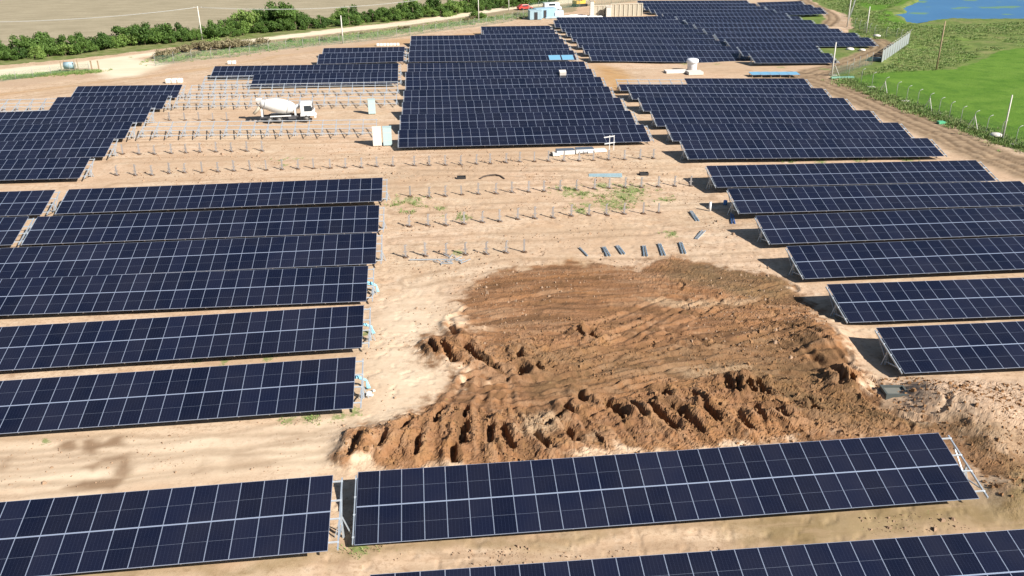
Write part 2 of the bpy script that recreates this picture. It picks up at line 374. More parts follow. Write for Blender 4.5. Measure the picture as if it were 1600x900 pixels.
    GD = [pl((700, 470), (850, 452), (1050, 455), (1250, 472)), pl((690, 505), (850, 485), (1050, 480), (1240, 490)), pl((680, 530), (850, 512), (1000, 500), (1200, 505), (1300, 525)), pl((740, 598), (880, 575), (1000, 540), (1150, 512), (1240, 500)),
          pl((760, 615), (950, 590), (1150, 560), (1320, 560)), pl((800, 632), (900, 625), (1100, 600), (1350, 598)), pl((1180, 612), (1330, 640), (1480, 668), (1640, 760)), pl((1100, 640), (1300, 668), (1400, 690)),
          pl((548, 712), (566, 684)), pl((590, 710), (640, 664)), pl((640, 712), (676, 650)), pl((700, 700), (704, 645)), pl((745, 640), (745, 705)), pl((800, 645), (812, 705)), pl((862, 650), (895, 700)), pl((930, 632), (985, 690)), pl((1000, 630), (1070, 688)), pl((1080, 625), (1140, 680)), pl((1160, 620), (1215, 672)),
          pl((670, 540), (700, 570)), pl((725, 535), (775, 580))]
    fu, fv = flow_noise(X[fsel]+fx[fsel]*.25+wx[fsel], Y[fsel]+fy[fsel]*.25+wy[fsel], GD)
    fl_[fsel] = .6*fbm(fu, fv*.13, 4, .55)+.4*fbm(fu+40, fv*.3, 3, 1.4)
    # --- relief
    pit = at(1397, 616); pitd = sm(np.hypot(X-pit[0], Y-pit[1]), 1.0, 2.6)
    rgh = np.clip(np.maximum.reduce([rough, roughb*.8, roughc*.5, roughd, roughr*.3]), 0, 1)*near*pitd
    c1, c2, cv = cells(X+wx*1.5+fx*.4, Y+wy*1.5+fy*.4, .7); d1_, d2_, dv = cells(X+fx*.5+50, Y+fy*.5, .30)
    clod = (sm(c2-c1, 0, .3)*(.2+.8*cv))*.15+(sm(d2_-d1_, 0, .25)*dv)*.13+(fbm(X, Y, 5, 2.6)-.4)*.20+(fbm(X, Y, 3, .3)-.5)*.16-.10*sm(fbm(X+5, Y+60, 3, .5), .60, .72)+(fbm(X+4, Y, 3, .16)-.5)*.12
    Z = Z+rgh*clod*.52
    Z = Z+np.maximum(mud, rgh*.6)*near*(fl_-.5)*(.30+.35*rough)
    Z = Z+mud*near*((fbm(X, Y*1.6, 4, 2.5)-.5)*.20+(fbm(X, Y, 3, .45)-.5)*.05)
    Z = Z+near*(Y < 105)*(X > -6)*(X < 32)*(1-mud)*((fbm(X, Y, 5, 1.)-.5)*.05-.045*sm(fbm(X+9, Y, 3, .6), .62, .72))
    # crawler tracks curving over the dug earth
    for q in ((( 745, 590), (860, 560), (1000, 515), (1150, 470), (1230, 450)), ((740, 600), (880, 580), (1050, 535), (1300, 500)), ((760, 610), (900, 600), (1080, 560), (1290, 530)), ((800, 625), (950, 605), (1150, 570), (1310, 560)),
              ((820, 585), (930, 560), (1060, 500), (1110, 470)), ((870, 570), (1000, 545), (1200, 545), (1320, 590)), ((720, 500), (830, 480), (1000, 478), (1200, 490)), ((740, 485), (860, 465), (1020, 455), (1180, 470)), ((760, 450), (900, 440), (1050, 445)),
              ((730, 520), (860, 530), (980, 500), (1060, 470)), ((900, 640), (1000, 610), (1150, 590), (1350, 600)), ((940, 655), (1080, 625), (1250, 615), (1400, 660)), ((1180, 505), (1250, 530), (1330, 590), (1450, 640)), ((700, 680), (720, 640), (740, 600)), ((790, 680), (780, 640), (765, 600))):
        P = pl(*q); d, _ = linedist(X+wx*1.2+fx*.3, Y+wy*1.2+fy*.3, P, 4.); tooth = .5+.5*np.sign(np.sin((X*.8+Y)*18))
        Z = Z-near*(np.exp(-((d-.85)/.2)**2)*(.10+.03*tooth)-np.exp(-((d-1.2)/.14)**2)*.07-np.exp(-((d-.45)/.14)**2)*.05)
    thin, _, tv = cells(X+7, Y+3, .7)
    Z = Z+near*mud*(tv > .78)*np.clip(.3-thin, 0, .3)*.5
    # slots left by the dozer blade
    slots = [((690, 642), (676, 666)), ((640, 665), (623, 681)), ((724, 664), (720, 696)), ((728, 642), (726, 656)), ((766, 668), (764, 696)), ((783, 668), (800, 700)), ((708, 702), (708, 724)),
             ((837, 677), (861, 702)), ((885, 672), (898, 688)), ((854, 664), (878, 647)), ((884, 636), (894, 648)), ((947, 632), (974, 651)), ((985, 634), (1010, 655)), ((1012, 631), (1056, 674)),
             ((1045, 636), (1096, 673)), ((1082, 619), (1098, 632)), ((1100, 639), (1121, 661)), ((1136, 596), (1147, 613)), ((1152, 595), (1157, 616)), ((1168, 598), (1178, 613)), ((1184, 596), (1198, 618)),
             ((670, 537), (683, 556)), ((686, 536), (710, 566)), ((726, 538), (748, 566)), ((748, 566), (778, 577)), ((704, 508), (713, 526)), ((1311, 588), (1315, 606)), ((1328, 588), (1331, 606)),
             ((600, 690), (588, 706)), ((560, 688), (548, 712)), ((655, 690), (648, 712)), ((905, 615), (912, 626)), ((1035, 612), (1044, 622)), ((1060, 640), (1078, 656)), ((1150, 650), (1172, 672)),
             ((1215, 640), (1228, 655)), ((1260, 622), (1275, 640)), ((1180, 640), (1192, 655)), ((920, 520), (930, 527)), ((902, 518), (910, 525)), ((810, 548), (815, 558)), ((811, 575), (817, 584)), ((838, 570), (842, 580))]
    for i, (a, b) in enumerate(slots):
        P = pl(a, b); d, tt = linedist(X+fx*.35, Y+fy*.35, P, 4.)
        ln = math.dist(P[0], P[1]); wdt = .17+.04*(i % 3)
        prof = 1-sm(d, wdt*.75, wdt*1.25); Z = Z-prof*(.62+.10*math.sin(i*2.1))*sm(fbm(X, Y, 2, .9), .12, .4)
        Z = Z+np.exp(-((d-wdt*2.6)/.3)**2)*.22*(.5+fbm(X, Y, 2, .7))
    for P in (pl((1040, 515), (1085, 527), (1120, 546)), pl((1022, 527), (1060, 538), (1090, 547)), pl((1270, 560), (1320, 600), (1400, 650), (1500, 672)), pl((1200, 645), (1300, 660), (1400, 668)), pl((1120, 546), (1160, 530), (1200, 522))):
        d, _ = linedist(X+fx*.6, Y+fy*.6, P, 3.); Z = Z-np.exp(-(d/.22)**2)*.16+np.exp(-((d-.5)/.25)**2)*.09
    # mounds on the right, edge bank of the left lobe
    for cx, cy, h, r in ((1300, 530, .5, 2.2), (1270, 520, .4, 2.), (1290, 545, .35, 1.5), (1490, 640, .8, 2.2), (1530, 655, .5, 1.6), (1450, 625, .5, 1.2), (1315, 600, .6, 1.1), (1590, 670, .7, 1.6), (1585, 780, .7, 1.3),
                         (560, 700, .45, 1.1), (600, 690, .3, 1.2), (640, 680, .35, 1.4), (700, 665, .3, 1.4), (1550, 700, .5, 1.2), (1110, 640, .3, 1.5), (690, 548, .3, 1.2)):
        p = at(cx, cy); d2 = (X-p[0])**2+((Y-p[1])*.8)**2; Z = Z+h*np.exp(-d2/(r*r))
    Z = Z-near*(rut*.10*track)-near*wtr*.014+near*(1-mud)*(fbm(X, Y, 3, 1.2)-.5)*.035+near*disturbed*(fbm(X, Y, 4, 1.2)-.5)*.35
    gr = np.maximum(grass, verge)*near; Z = Z+gr*(fbm(X, Y, 3, 1.6)-.5)*.35*(1-.8*bright)
    # pond bed
    LP = pl(*LAKE); lc = LAKEZ
    far = inpoly(X, Y, LP, 22.); ins = inpoly(X+wx*2, Y+wy*2, LP, 1.2)
    Z = Z*(1-far)+far*lc; Z = Z+far*(1-ins)*.12-ins*.7
    # --- mesh
    nr, ncl = X.shape
    me = bpy.data.meshes.new('ground')
    co = np.stack([X, Y, Z], -1).reshape(-1, 3).astype(np.float32)
    idx = np.arange(nr*ncl).reshape(nr, ncl)
    q = np.stack([idx[:-1, :-1], idx[:-1, 1:], idx[1:, 1:], idx[1:, :-1]], -1).reshape(-1, 4)
    me.vertices.add(len(co)); me.vertices.foreach_set('co', co.ravel())
    me.loops.add(q.size); me.loops.foreach_set('vertex_index', q.ravel().astype(np.int32))
    me.polygons.add(len(q)); me.polygons.foreach_set('loop_start', (np.arange(len(q))*4).astype(np.int32))
    rq_ = (.25*(rgh[:-1, :-1]+rgh[1:, :-1]+rgh[:-1, 1:]+rgh[1:, 1:])).ravel(); me.polygons.foreach_set('use_smooth', rq_ < .12)
    me.update(calc_edges=True)
    def attr(name, r, g, b):
        a = me.color_attributes.new(name, 'FLOAT_COLOR', 'POINT')
        a.data.foreach_set('color', np.stack([r, g, b, np.ones(r.shape)], -1).astype(np.float32).ravel())
    attr('soil_a', mud, wet, pale); attr('soil_c', fl_, inpoly(XW, YW, pl((-60, 690), (0, 685), (300, 665), (560, 645), (570, 560), (590, 480), (650, 440), (700, 500), (660, 560), (720, 590), (660, 635), (560, 675), (520, 700), (560, 735), (250, 760), (0, 785), (-60, 790)), 2.5), roughc); attr('soil_b', olive, stain, ochre); attr('green_a', np.maximum(grass, grass2*.9), np.maximum(bright, bright2), verge)
    attr('green_b', scrub, fld, weeds); attr('way_a', road, track, rut*track); attr('way_b', wtr, np.clip(rgh, 0, 1), np.maximum.reduce([dry*.7, disturbed*.9, roughc*(1-.8*wet)]))
    o = link('ground', me); tag(o, kind='structure')
    me.materials.append(ground_mat())
    return o

def ground_mat():
    m, t, b = nmat('ground_soil'); N = t.nodes; Lk = t.links
    tc = N.new('ShaderNodeTexCoord')
    def attr(n):
        a = N.new('ShaderNodeAttribute'); a.attribute_name = n; s = N.new('ShaderNodeSeparateColor'); Lk.new(a.outputs['Color'], s.inputs[0]); return s.outputs
    def noise(sc, det=6, rough=.6, st=(1, 1, 1), dist=0):
        mp = N.new('ShaderNodeMapping'); mp.inputs['Scale'].default_value = st; Lk.new(tc.outputs['Object'], mp.inputs[0])
        n = N.new('ShaderNodeTexNoise'); n.inputs['Scale'].default_value = sc; n.inputs['Detail'].default_value = det; n.inputs['Roughness'].default_value = rough; n.inputs['Distortion'].default_value = dist
        Lk.new(mp.outputs[0], n.inputs['Vector']); return n.outputs[0]
    def ramp(x, a, bb, ca=0., cb=1.):
        r = N.new('ShaderNodeMapRange'); r.interpolation_type = 'SMOOTHSTEP'; r.inputs[1].default_value = a; r.inputs[2].default_value = bb; r.inputs[3].default_value = ca; r.inputs[4].default_value = cb
        Lk.new(x, r.inputs[0]); return r.outputs[0]
    def math_(op, a, bb):
        n = N.new('ShaderNodeMath'); n.operation = op
        for i, v in enumerate((a, bb)):
            if isinstance(v, (int, float)): n.inputs[i].default_value = v
            else: Lk.new(v, n.inputs[i])
        return n.outputs[0]
    def mix(f, a, bb, mode='MIX'):
        n = N.new('ShaderNodeMix'); n.data_type = 'RGBA'; n.blend_type = mode
        for i, v in ((0, f), (6, a), (7, bb)):
            if isinstance(v, (int, float)): n.inputs[i].default_value = v
            elif isinstance(v, tuple): n.inputs[i].default_value = (*v, 1)
            else: Lk.new(v, n.inputs[i])
        return n.outputs[2]
    Cc = attr('soil_c'); A, Bs, G1, G2, W1, W2 = attr('soil_a'), attr('soil_b'), attr('green_a'), attr('green_b'), attr('way_a'), attr('way_b')
    big, mid, fin, vfin = noise(.06, 5), noise(.5, 6), noise(3.2, 6, .65), noise(14, 4, .7)
    streak = noise(.35, 5, .6, (.25, 1.6, 1)); streak2 = noise(1.6, 5, .65, (.18, 1.5, 1))
    # sand
    sand = mix(ramp(big, .35, .65), SAND_A, SAND_B)
    sand = mix(ramp(streak, .42, .68, 0, .55), sand, SAND_C)
    sand = mix(ramp(streak2, .50, .70, 0, .5), sand, SAND_D)
    sand = mix(ramp(noise(.22, 7, .68, (1, 1.5, 1), .6), .52, .66, 0, .45), sand, (.47, .29, .165))
    sand = mix(ramp(noise(.8, 7, .72), .56, .66, 0, .55), sand, (.63, .53, .41))
    sand = mix(ramp(mid, .48, .72, 0, .55), sand, SAND_D)
    sand = mix(ramp(fin, .50, .66, 0, .62), sand, (.30, .195, .12))
    sand = mix(ramp(noise(2.1, 8, .75, (1, 1.3, 1)), .54, .62, 0, .5), sand, (.26, .165, .10))
    sand = mix(ramp(vfin, .57, .68, 0, .6), sand, (.19, .12, .07))
    sand = mix(ramp(noise(7, 3, .5), .70, .76, 0, .5), sand, (.62, .55, .45))
    col = mix(Bs[2], sand, mix(ramp(mid, .3, .7), (.40, .23, .10), (.44, .28, .14)))
    col = mix(ramp(noise(.055, 6, .65, (1, 1.4, 1), .5), .46, .60, 0, .55), sand, (.43, .295, .19))
    col = mix(math_('MULTIPLY', Cc[1], ramp(streak, .35, .6, .75, .35)), col, (.70, .57, .415))
    col = mix(Bs[2], col, mix(ramp(mid, .3, .7), (.40, .23, .10), (.44, .28, .14)))
    col = mix(math_('MULTIPLY', W2[0], .42), col, (.25, .165, .10))
    col = mix(math_('MULTIPLY', Cc[2], .8), col, mix(ramp(noise(.6, 6, .7), .4, .6), (.34, .195, .115), (.50, .345, .235)))
    col = mix(math_('MULTIPLY', W2[2], .8), col, mix(ramp(fin, .35, .65), (.32, .215, .14), (.47, .35, .25)))
    # dug earth
    mudc = mix(ramp(mid, .35, .65), MUD_A, MUD_B)
    mudc = mix(ramp(noise(.18, 6, .65, (1, 1.6, 1), .8), .47, .62, 0, .75), mudc, (.30, .145, .062))
    mudc = mix(ramp(noise(.3, 7, .7, (.5, 2.2, 1), 1.2), .54, .68, 0, .5), mudc, (.38, .25, .155))
    mudc = mix(ramp(streak2, .45, .7, 0, .7), mudc, MUD_C)
    mudc = mix(ramp(Cc[0], .52, .66, 0, .6), mudc, (.31, .185, .105))
    mudc = mix(ramp(Cc[0], .50, .36, 0, .75), mudc, (.135, .070, .032))
    mudc = mix(ramp(fin, .5, .75, 0, .4), mudc, MUD_D)
    mudc = mix(ramp(vfin, .62, .74, 0, .5), mudc, (.09, .048, .022))
    col = mix(ramp(math_('ADD', A[0], math_('MULTIPLY', math_('SUBTRACT', noise(.9, 7, .7), .5), 1.1)), .22, .72, 0, .97), col, mudc)
    wetc = mix(ramp(fin, .35, .65), (.105, .072, .036), (.17, .115, .058))
    col = mix(math_('MULTIPLY', A[1], ramp(mid, .3, .6, .35, .75)), col, wetc)
    col = mix(math_('MULTIPLY', math_('MULTIPLY', W2[1], ramp(noise(.9, 4), .45, .7, 0, .55)), A[0]), col, (.31, .165, .068))
    col = mix(math_('MULTIPLY', A[2], ramp(fin, .3, .6, .4, 1.)), col, (.40, .28, .175))
    olv = mix(ramp(mid, .35, .65), (.19, .135, .062), (.27, .20, .105)); olv = mix(ramp(streak2, .5, .7, 0, .6), olv, (.34, .24, .15))
    col = mix(math_('MULTIPLY', Bs[0], .9), col, olv)
    col = mix(math_('MULTIPLY', Bs[1], ramp(fin, .2, .5, .85, 1.)), col, (.245, .16, .098))
    # fallow field, road, verges
    fl = mix(ramp(noise(.12, 4, .6, (1, 3, 1)), .35, .65), (.28, .235, .155), (.35, .295, .20)); fl = mix(ramp(noise(1.2, 4), .45, .7, 0, .5), fl, (.24, .21, .13))
    col = mix(G2[1], col, fl)
    gr = mix(ramp(mid, .35, .65), (.10, .15, .035), (.17, .20, .06)); gr = mix(ramp(noise(.22, 4), .5, .68, 0, .7), gr, (.21, .20, .085)); gr = mix(ramp(fin, .5, .7, 0, .65), gr, (.06, .095, .02))
    gr = mix(ramp(noise(.09, 3, .5), .55, .7, 0, .5), gr, (.13, .22, .035))
    edge = math_('ADD', G1[0], math_('MULTIPLY', math_('SUBTRACT', fin, .5), .6))
    col = mix(ramp(edge, .35, .62), col, gr)
    br = mix(ramp(big, .35, .65), (.085, .175, .018), (.12, .215, .028)); br = mix(ramp(noise(.35, 7, .7), .45, .65, 0, .55), br, (.045, .12, .012)); br = mix(ramp(noise(.1, 6, .65, (1, 2, 1)), .5, .66, 0, .55), br, (.14, .23, .035)); br = mix(ramp(fin, .45, .7, 0, .45), br, (.05, .12, .012)); br = mix(ramp(mid, .5, .75, 0, .4), br, (.11, .20, .025))
    col = mix(ramp(math_('ADD', G1[1], math_('MULTIPLY', math_('SUBTRACT', mid, .5), .5)), .4, .7), col, br)
    vg = mix(ramp(mid, .35, .6), (.10, .14, .03), (.20, .20, .085))
    col = mix(ramp(math_('ADD', G1[2], math_('MULTIPLY', math_('SUBTRACT', fin, .5), .8)), .35, .65), col, vg)
    sc = mix(ramp(fin, .4, .6), (.16, .15, .075), (.29, .23, .15))
    col = mix(math_('MULTIPLY', ramp(math_('ADD', G2[0], math_('MULTIPLY', math_('SUBTRACT', mid, .5), .9)), .4, .7), .8), col, sc)
    col = mix(W1[0], col, mix(ramp(streak, .35, .65), (.62, .52, .37), (.68, .59, .44)))
    tr = mix(ramp(streak2, .35, .65), (.22, .15, .09), (.35, .25, .16)); tr = mix(ramp(mid, .45, .7, 0, .5), tr, (.20, .14, .085))
    col = mix(math_('MULTIPLY', W1[1], .92), col, tr)
    col = mix(math_('MULTIPLY', W1[2], .75), col, (.13, .085, .05))
    wd = ramp(math_('ADD', G2[2], math_('MULTIPLY', math_('SUBTRACT', noise(2.2, 8, .8), .5), 4.5)), .55, .95, 0, .75)
    col = mix(wd, col, mix(vfin, (.11, .19, .04), (.17, .22, .07)))
    Lk.new(col, b.inputs['Base Color']); b.inputs['Roughness'].default_value = .95; b.inputs['Specular IOR Level'].default_value = .15
    # bump
    h = math_('ADD', math_('MULTIPLY', fin, .6), math_('MULTIPLY', vfin, .25))
    vo = N.new('ShaderNodeTexVoronoi'); vo.inputs['Scale'].default_value = 6; Lk.new(tc.outputs['Object'], vo.inputs['Vector'])
    h = math_('ADD', h, math_('MULTIPLY', math_('MULTIPLY', vo.outputs['Distance'], A[0]), .25)); h = math_('ADD', h, math_('MULTIPLY', math_('MULTIPLY', noise(30, 4, .8), A[0]), .3))
    bp = N.new('ShaderNodeBump'); bp.inputs['Distance'].default_value = .16
    st = math_('ADD', math_('MULTIPLY', A[0], .75), .22); st = math_('ADD', st, math_('MULTIPLY', G1[0], .5)); Lk.new(st, bp.inputs['Strength'])
    Lk.new(h, bp.inputs['Height']); Lk.new(bp.outputs[0], b.inputs['Normal'])
    return m

SAND_A, SAND_B, SAND_C, SAND_D = (.50, .365, .245), (.545, .385, .265), (.61, .49, .36), (.35, .225, .14)
MUD_A, MUD_B, MUD_C, MUD_D = (.205, .100, .047), (.255, .128, .062), (.31, .175, .098), (.12, .058, .028)
LAKE = [(1386, 19), (1415, 15.5), (1411, 9), (1432, 0), (1445, -10), (1700, -20), (1760, 20), (1600, 27.5), (1537, 28), (1487, 26.5), (1460, 31), (1435, 35.5), (1420, 34), (1412, 22)]
_l = pl(*LAKE); LAKEZ = -.9
make_ground()
def make_lake():
    P = [(x, y) for x, y in _l]; cx = sum(p[0] for p in P)/len(P); cy = sum(p[1] for p in P)/len(P)
    mb = MB(); P = [(cx+(x-cx)*1.12, cy+(y-cy)*1.12) for x, y in P]
    mb.add([(x, y, LAKEZ-.06) for x, y in P], [tuple(range(len(P)))[::-1]])
    m, t, b = nmat('pond_water'); tc = t.nodes.new('ShaderNodeTexCoord'); n = t.nodes.new('ShaderNodeTexNoise'); n.inputs['Scale'].default_value = .9
    t.links.new(tc.outputs['Object'], n.inputs['Vector']); bp = t.nodes.new('ShaderNodeBump'); bp.inputs['Strength'].default_value = .25; bp.inputs['Distance'].default_value = .1
    t.links.new(n.outputs[0], bp.inputs['Height']); t.links.new(bp.outputs[0], b.inputs['Normal'])
    n2 = t.nodes.new('ShaderNodeTexNoise'); n2.inputs['Scale'].default_value = .05; t.links.new(tc.outputs['Object'], n2.inputs['Vector'])
    mx = t.nodes.new('ShaderNodeMix'); mx.data_type = 'RGBA'; mx.inputs[6].default_value = (.03, .12, .27, 1); mx.inputs[7].default_value = (.06, .19, .36, 1)  # base colour holds the blue of the reflected sky
    t.links.new(n2.outputs[0], mx.inputs[0]); t.links.new(mx.outputs[2], b.inputs['Base Color'])
    b.inputs['Roughness'].default_value = .3; b.inputs['IOR'].default_value = 1.2
    o = mb.build('pond_water', m)
    if o.data.polygons[0].normal.z < 0: o.data.flip_normals()
    tag(o, kind='structure')
    # floating weed along the near bank
    N = t.nodes; n3 = N.new('ShaderNodeTexNoise'); n3.inputs['Scale'].default_value = .09; n3.inputs['Detail'].default_value = 8; t.links.new(tc.outputs['Object'], n3.inputs['Vector'])
    r3 = N.new('ShaderNodeMapRange'); r3.inputs[1].default_value = .60; r3.inputs[2].default_value = .64; t.links.new(n3.outputs[0], r3.inputs[0])
    m3 = N.new('ShaderNodeMix'); m3.data_type = 'RGBA'; m3.inputs[7].default_value = (.12, .24, .12, 1); t.links.new(r3.outputs[0], m3.inputs[0]); t.links.new(mx.outputs[2], m3.inputs[6]); t.links.new(m3.outputs[2], b.inputs['Base Color'])
make_lake()

# ------------------------------------------------------------------ materials of the things
M_ALU = mat('aluminium_frame', (.32, .37, .48), .4, .35, .05)
M_GALV = mat('galvanised_steel', (.50, .56, .62), .42, .55, .12, 6)
M_GALVW = mat('bright_galvanised_steel', (.52, .56, .60), .45, .3, .1, 6)
M_WHITE = mat('white_paint', (.66, .66, .65), .45, 0, .05)
M_CREAM = mat('pale_concrete', (.58, .55, .49), .85, 0, .1)
M_DARK = mat('dark_plastic', (.03, .03, .032), .5)
M_BLACK = mat('rubber', (.02, .02, .02), .8)
M_WOOD = mat('weathered_wood', (.33, .24, .15), .85, 0, .25, 5)
M_PLY = mat('formwork_plywood', (.40, .35, .27), .8, 0, .15, 2)
M_GREYB = mat('pale_blue_grey_sheet', (.30, .42, .47), .6)
def glass_mat():
    m, t, b = nmat('photovoltaic_glass'); N = t.nodes; L = t.links
    uv = N.new('ShaderNodeUVMap'); sp = N.new('ShaderNodeSeparateXYZ'); L.new(uv.outputs[0], sp.inputs[0])
    def mth(op, a, c, clamp=False):
        n = N.new('ShaderNodeMath'); n.operation = op; n.use_clamp = clamp
        for i, v in enumerate((a, c)):
            if v is None: continue
            if isinstance(v, (int, float)): n.inputs[i].default_value = v
            else: L.new(v, n.inputs[i])
        return n.outputs[0]
    def line(x, k, wd):
        f = mth('FRACT', mth('MULTIPLY', x, k), None); d = mth('ABSOLUTE', mth('SUBTRACT', f, .5), None)
        return mth('GREATER_THAN', d, .5-wd)
    cu = line(sp.outputs[0], 6, .022); cv = line(sp.outputs[1], 24, .03); bus = line(sp.outputs[0], 60, .09)
    grid = mth('MAXIMUM', cu, mth('MULTIPLY', cv, .45))
    oi = N.new('ShaderNodeObjectInfo')
    base = N.new('ShaderNodeMix'); base.data_type = 'RGBA'; base.inputs[6].default_value = (.0030, .0045, .0140, 1); base.inputs[7].default_value = (.0055, .0078, .0230, 1); L.new(oi.outputs['Random'], base.inputs[0])
    m0 = N.new('ShaderNodeMix'); m0.data_type = 'RGBA'; L.new(mth('MULTIPLY', bus, .35), m0.inputs[0]); L.new(base.outputs[2], m0.inputs[6]); m0.inputs[7].default_value = (.028, .034, .062, 1)
    m1 = N.new('ShaderNodeMix'); m1.data_type = 'RGBA'; L.new(mth('MULTIPLY', grid, .8), m1.inputs[0]); L.new(m0.outputs[2], m1.inputs[6]); m1.inputs[7].default_value = (.030, .037, .068, 1)
    mid = mth('LESS_THAN', mth('ABSOLUTE', mth('SUBTRACT', sp.outputs[1], .5), None), .005)
    nz = N.new('ShaderNodeTexNoise'); nz.inputs['Scale'].default_value = 9; mp = N.new('ShaderNodeMapping'); mp.inputs['Scale'].default_value = (1, .02, 1)
    L.new(uv.outputs[0], mp.inputs[0]); L.new(mp.outputs[0], nz.inputs['Vector'])
    midd = mth('MULTIPLY', mid, mth('MULTIPLY', mth('SUBTRACT', 1, cu), mth('MULTIPLY', nz.outputs[0], .7), True), True)
    m2 = N.new('ShaderNodeMix'); m2.data_type = 'RGBA'; L.new(midd, m2.inputs[0]); L.new(m1.outputs[2], m2.inputs[6]); m2.inputs[7].default_value = (.20, .23, .30, 1)
    # dust film, thicker in drifts and different from module to module
    n5 = N.new('ShaderNodeTexNoise'); n5.inputs['Scale'].default_value = .35; n5.inputs['Detail'].default_value = 6; g5 = N.new('ShaderNodeNewGeometry'); L.new(g5.outputs['Position'], n5.inputs['Vector'])
    df = mth('ADD', mth('MULTIPLY', mth('SUBTRACT', n5.outputs[0], .40), .06), mth('MULTIPLY', oi.outputs['Random'], .008)); df = mth('MAXIMUM', df, .0)
    m5 = N.new('ShaderNodeMix'); m5.data_type = 'RGBA'; L.new(df, m5.inputs[0]); L.new(m2.outputs[2], m5.inputs[6]); m5.inputs[7].default_value = (.30, .25, .20, 1)
    L.new(m5.outputs[2], b.inputs['Base Color'])
    rg = mth('ADD', .10, mth('MULTIPLY', oi.outputs['Random'], .12)); L.new(rg, b.inputs['Roughness'])
    b.inputs['Roughness'].default_value = .16; b.inputs['IOR'].default_value = 1.45; b.inputs['Specular IOR Level'].default_value = .45
    return m
M_PV = glass_mat()

# ------------------------------------------------------------------ solar arrays
ML, MWD = 2.245, 1.146
def module_mesh():
    mb = MB(); t = .035; e = .016
    # frame: four rails, glass lies 3 mm below their top
    mb.box((0, 0, -t), (MWD, e, 0)); mb.box((0, ML-e, -t), (MWD, ML, 0)); mb.box((0, e, -t), (e, ML-e, 0)); mb.box((MWD-e, e, -t), (MWD, ML-e, 0))
    o = len(mb.v)
    mb.add([(e, e, -.004), (MWD-e, e, -.004), (MWD-e, ML-e, -.004), (e, ML-e, -.004)], [(0, 1, 2, 3)], 1)
    mb.add([(e, e, -.012), (MWD-e, e, -.012), (MWD-e, ML-e, -.012), (e, ML-e, -.012)], [(3, 2, 1, 0)], 2)
    me = bpy.data.meshes.new('solar_module'); me.from_pydata(mb.v, [], mb.f)
    for m in (M_ALU, M_PV, M_DARK): me.materials.append(m)
    me.polygons.foreach_set('material_index', mb.m)
    u = me.uv_layers.new(name='UVMap')
    for p in me.polygons:
        for li in p.loop_indices:
            v = me.vertices[me.loops[li].vertex_index].co; u.data[li].uv = ((v.x-e)/(MWD-2*e), (v.y-e)/(ML-2*e))
    me.update(); return me
ME_MOD = module_mesh()
CT, ST = math.cos(TILT), math.sin(TILT)
H0 = .6
def frame_mesh():
    """one support: sloping rafter, post, two side braces and a rear and a front strut"""
    mb = MB(); dz = -.135
    P = lambda d, o=dz: (0, d*CT, H0+d*ST+o)
    mb.bar(P(.12), P(4.42), .07, .11)
    top = P(2.35, dz-.06)
    mb.bar((0, 2.35*CT, -.9), top, .11, .09)
    mb.bar((0, 2.35*CT, .25), P(.8, dz-.06), .06); mb.bar((0, 2.35*CT, .35), P(3.75, dz-.06), .06)
    mb.bar((-.42, 2.35*CT+.02, -.5), (0, 2.35*CT+.02, top[2]-.12), .055); mb.bar((.42, 2.35*CT+.02, -.5), (0, 2.35*CT+.02, top[2]-.12), .055)
    o = mb.build('support_frame', M_GALV); me = o.data; bpy.data.objects.remove(o); return me
ME_FRAME = frame_mesh()
_pc = {}
def purlin_mesh(L):
    k = round(L, 2)
    if k not in _pc:
        mb = MB(); mb.box((0, -.03, -.08), (L, .03, 0)); o = mb.build('purlin', M_GALVW); _pc[k] = o.data; bpy.data.objects.remove(o)
    return _pc[k]
def rail_mesh(L):
    k = 'r%.2f' % L
    if k not in _pc:
        mb = MB(); mb.box((0, 0, -.02), (L, .044, -.004)); o = mb.build('centre_rail', M_ALU); _pc[k] = o.data; bpy.data.objects.remove(o)
    return _pc[k]
def build_array(key, n, x, y, z, s, label, group, name='solar_array', cat='solar array', ext_l=.14, ext_r=.5, mods=True, skip=()):
    zg = z-H0; rot = (0, -math.atan(s), 0)
    t = thing(name, label, cat, (x, y, zg), rot, group)
    L = n*MW
    if mods:
        for j in range(2):
            d = j*(ML+.046)
            for i in range(n):
                if (i, j) in skip: continue
                link('solar_module', ME_MOD, t, (i*MW+.004, d*CT, H0+d*ST), (TILT, 0, 0))
    x0, x1 = -ext_l, L+ext_r
    for d in (.5, 1.85, 2.95, 4.15):
        link('purlin', purlin_mesh(x1-x0), t, (x0, d*CT+.035*ST, H0+d*ST-.037), (TILT, 0, 0))
    if mods: link('centre_rail', rail_mesh(L), t, (0, (ML+.002)*CT, H0+(ML+.002)*ST), (TILT, 0, 0))
    k = max(2, round((x1-x0-.1)/1.83))
    for i in range(k+1): link('support_frame', ME_FRAME, t, (x0+.05+(x1-x0-.1)*i/k, 0, 0))
    return t

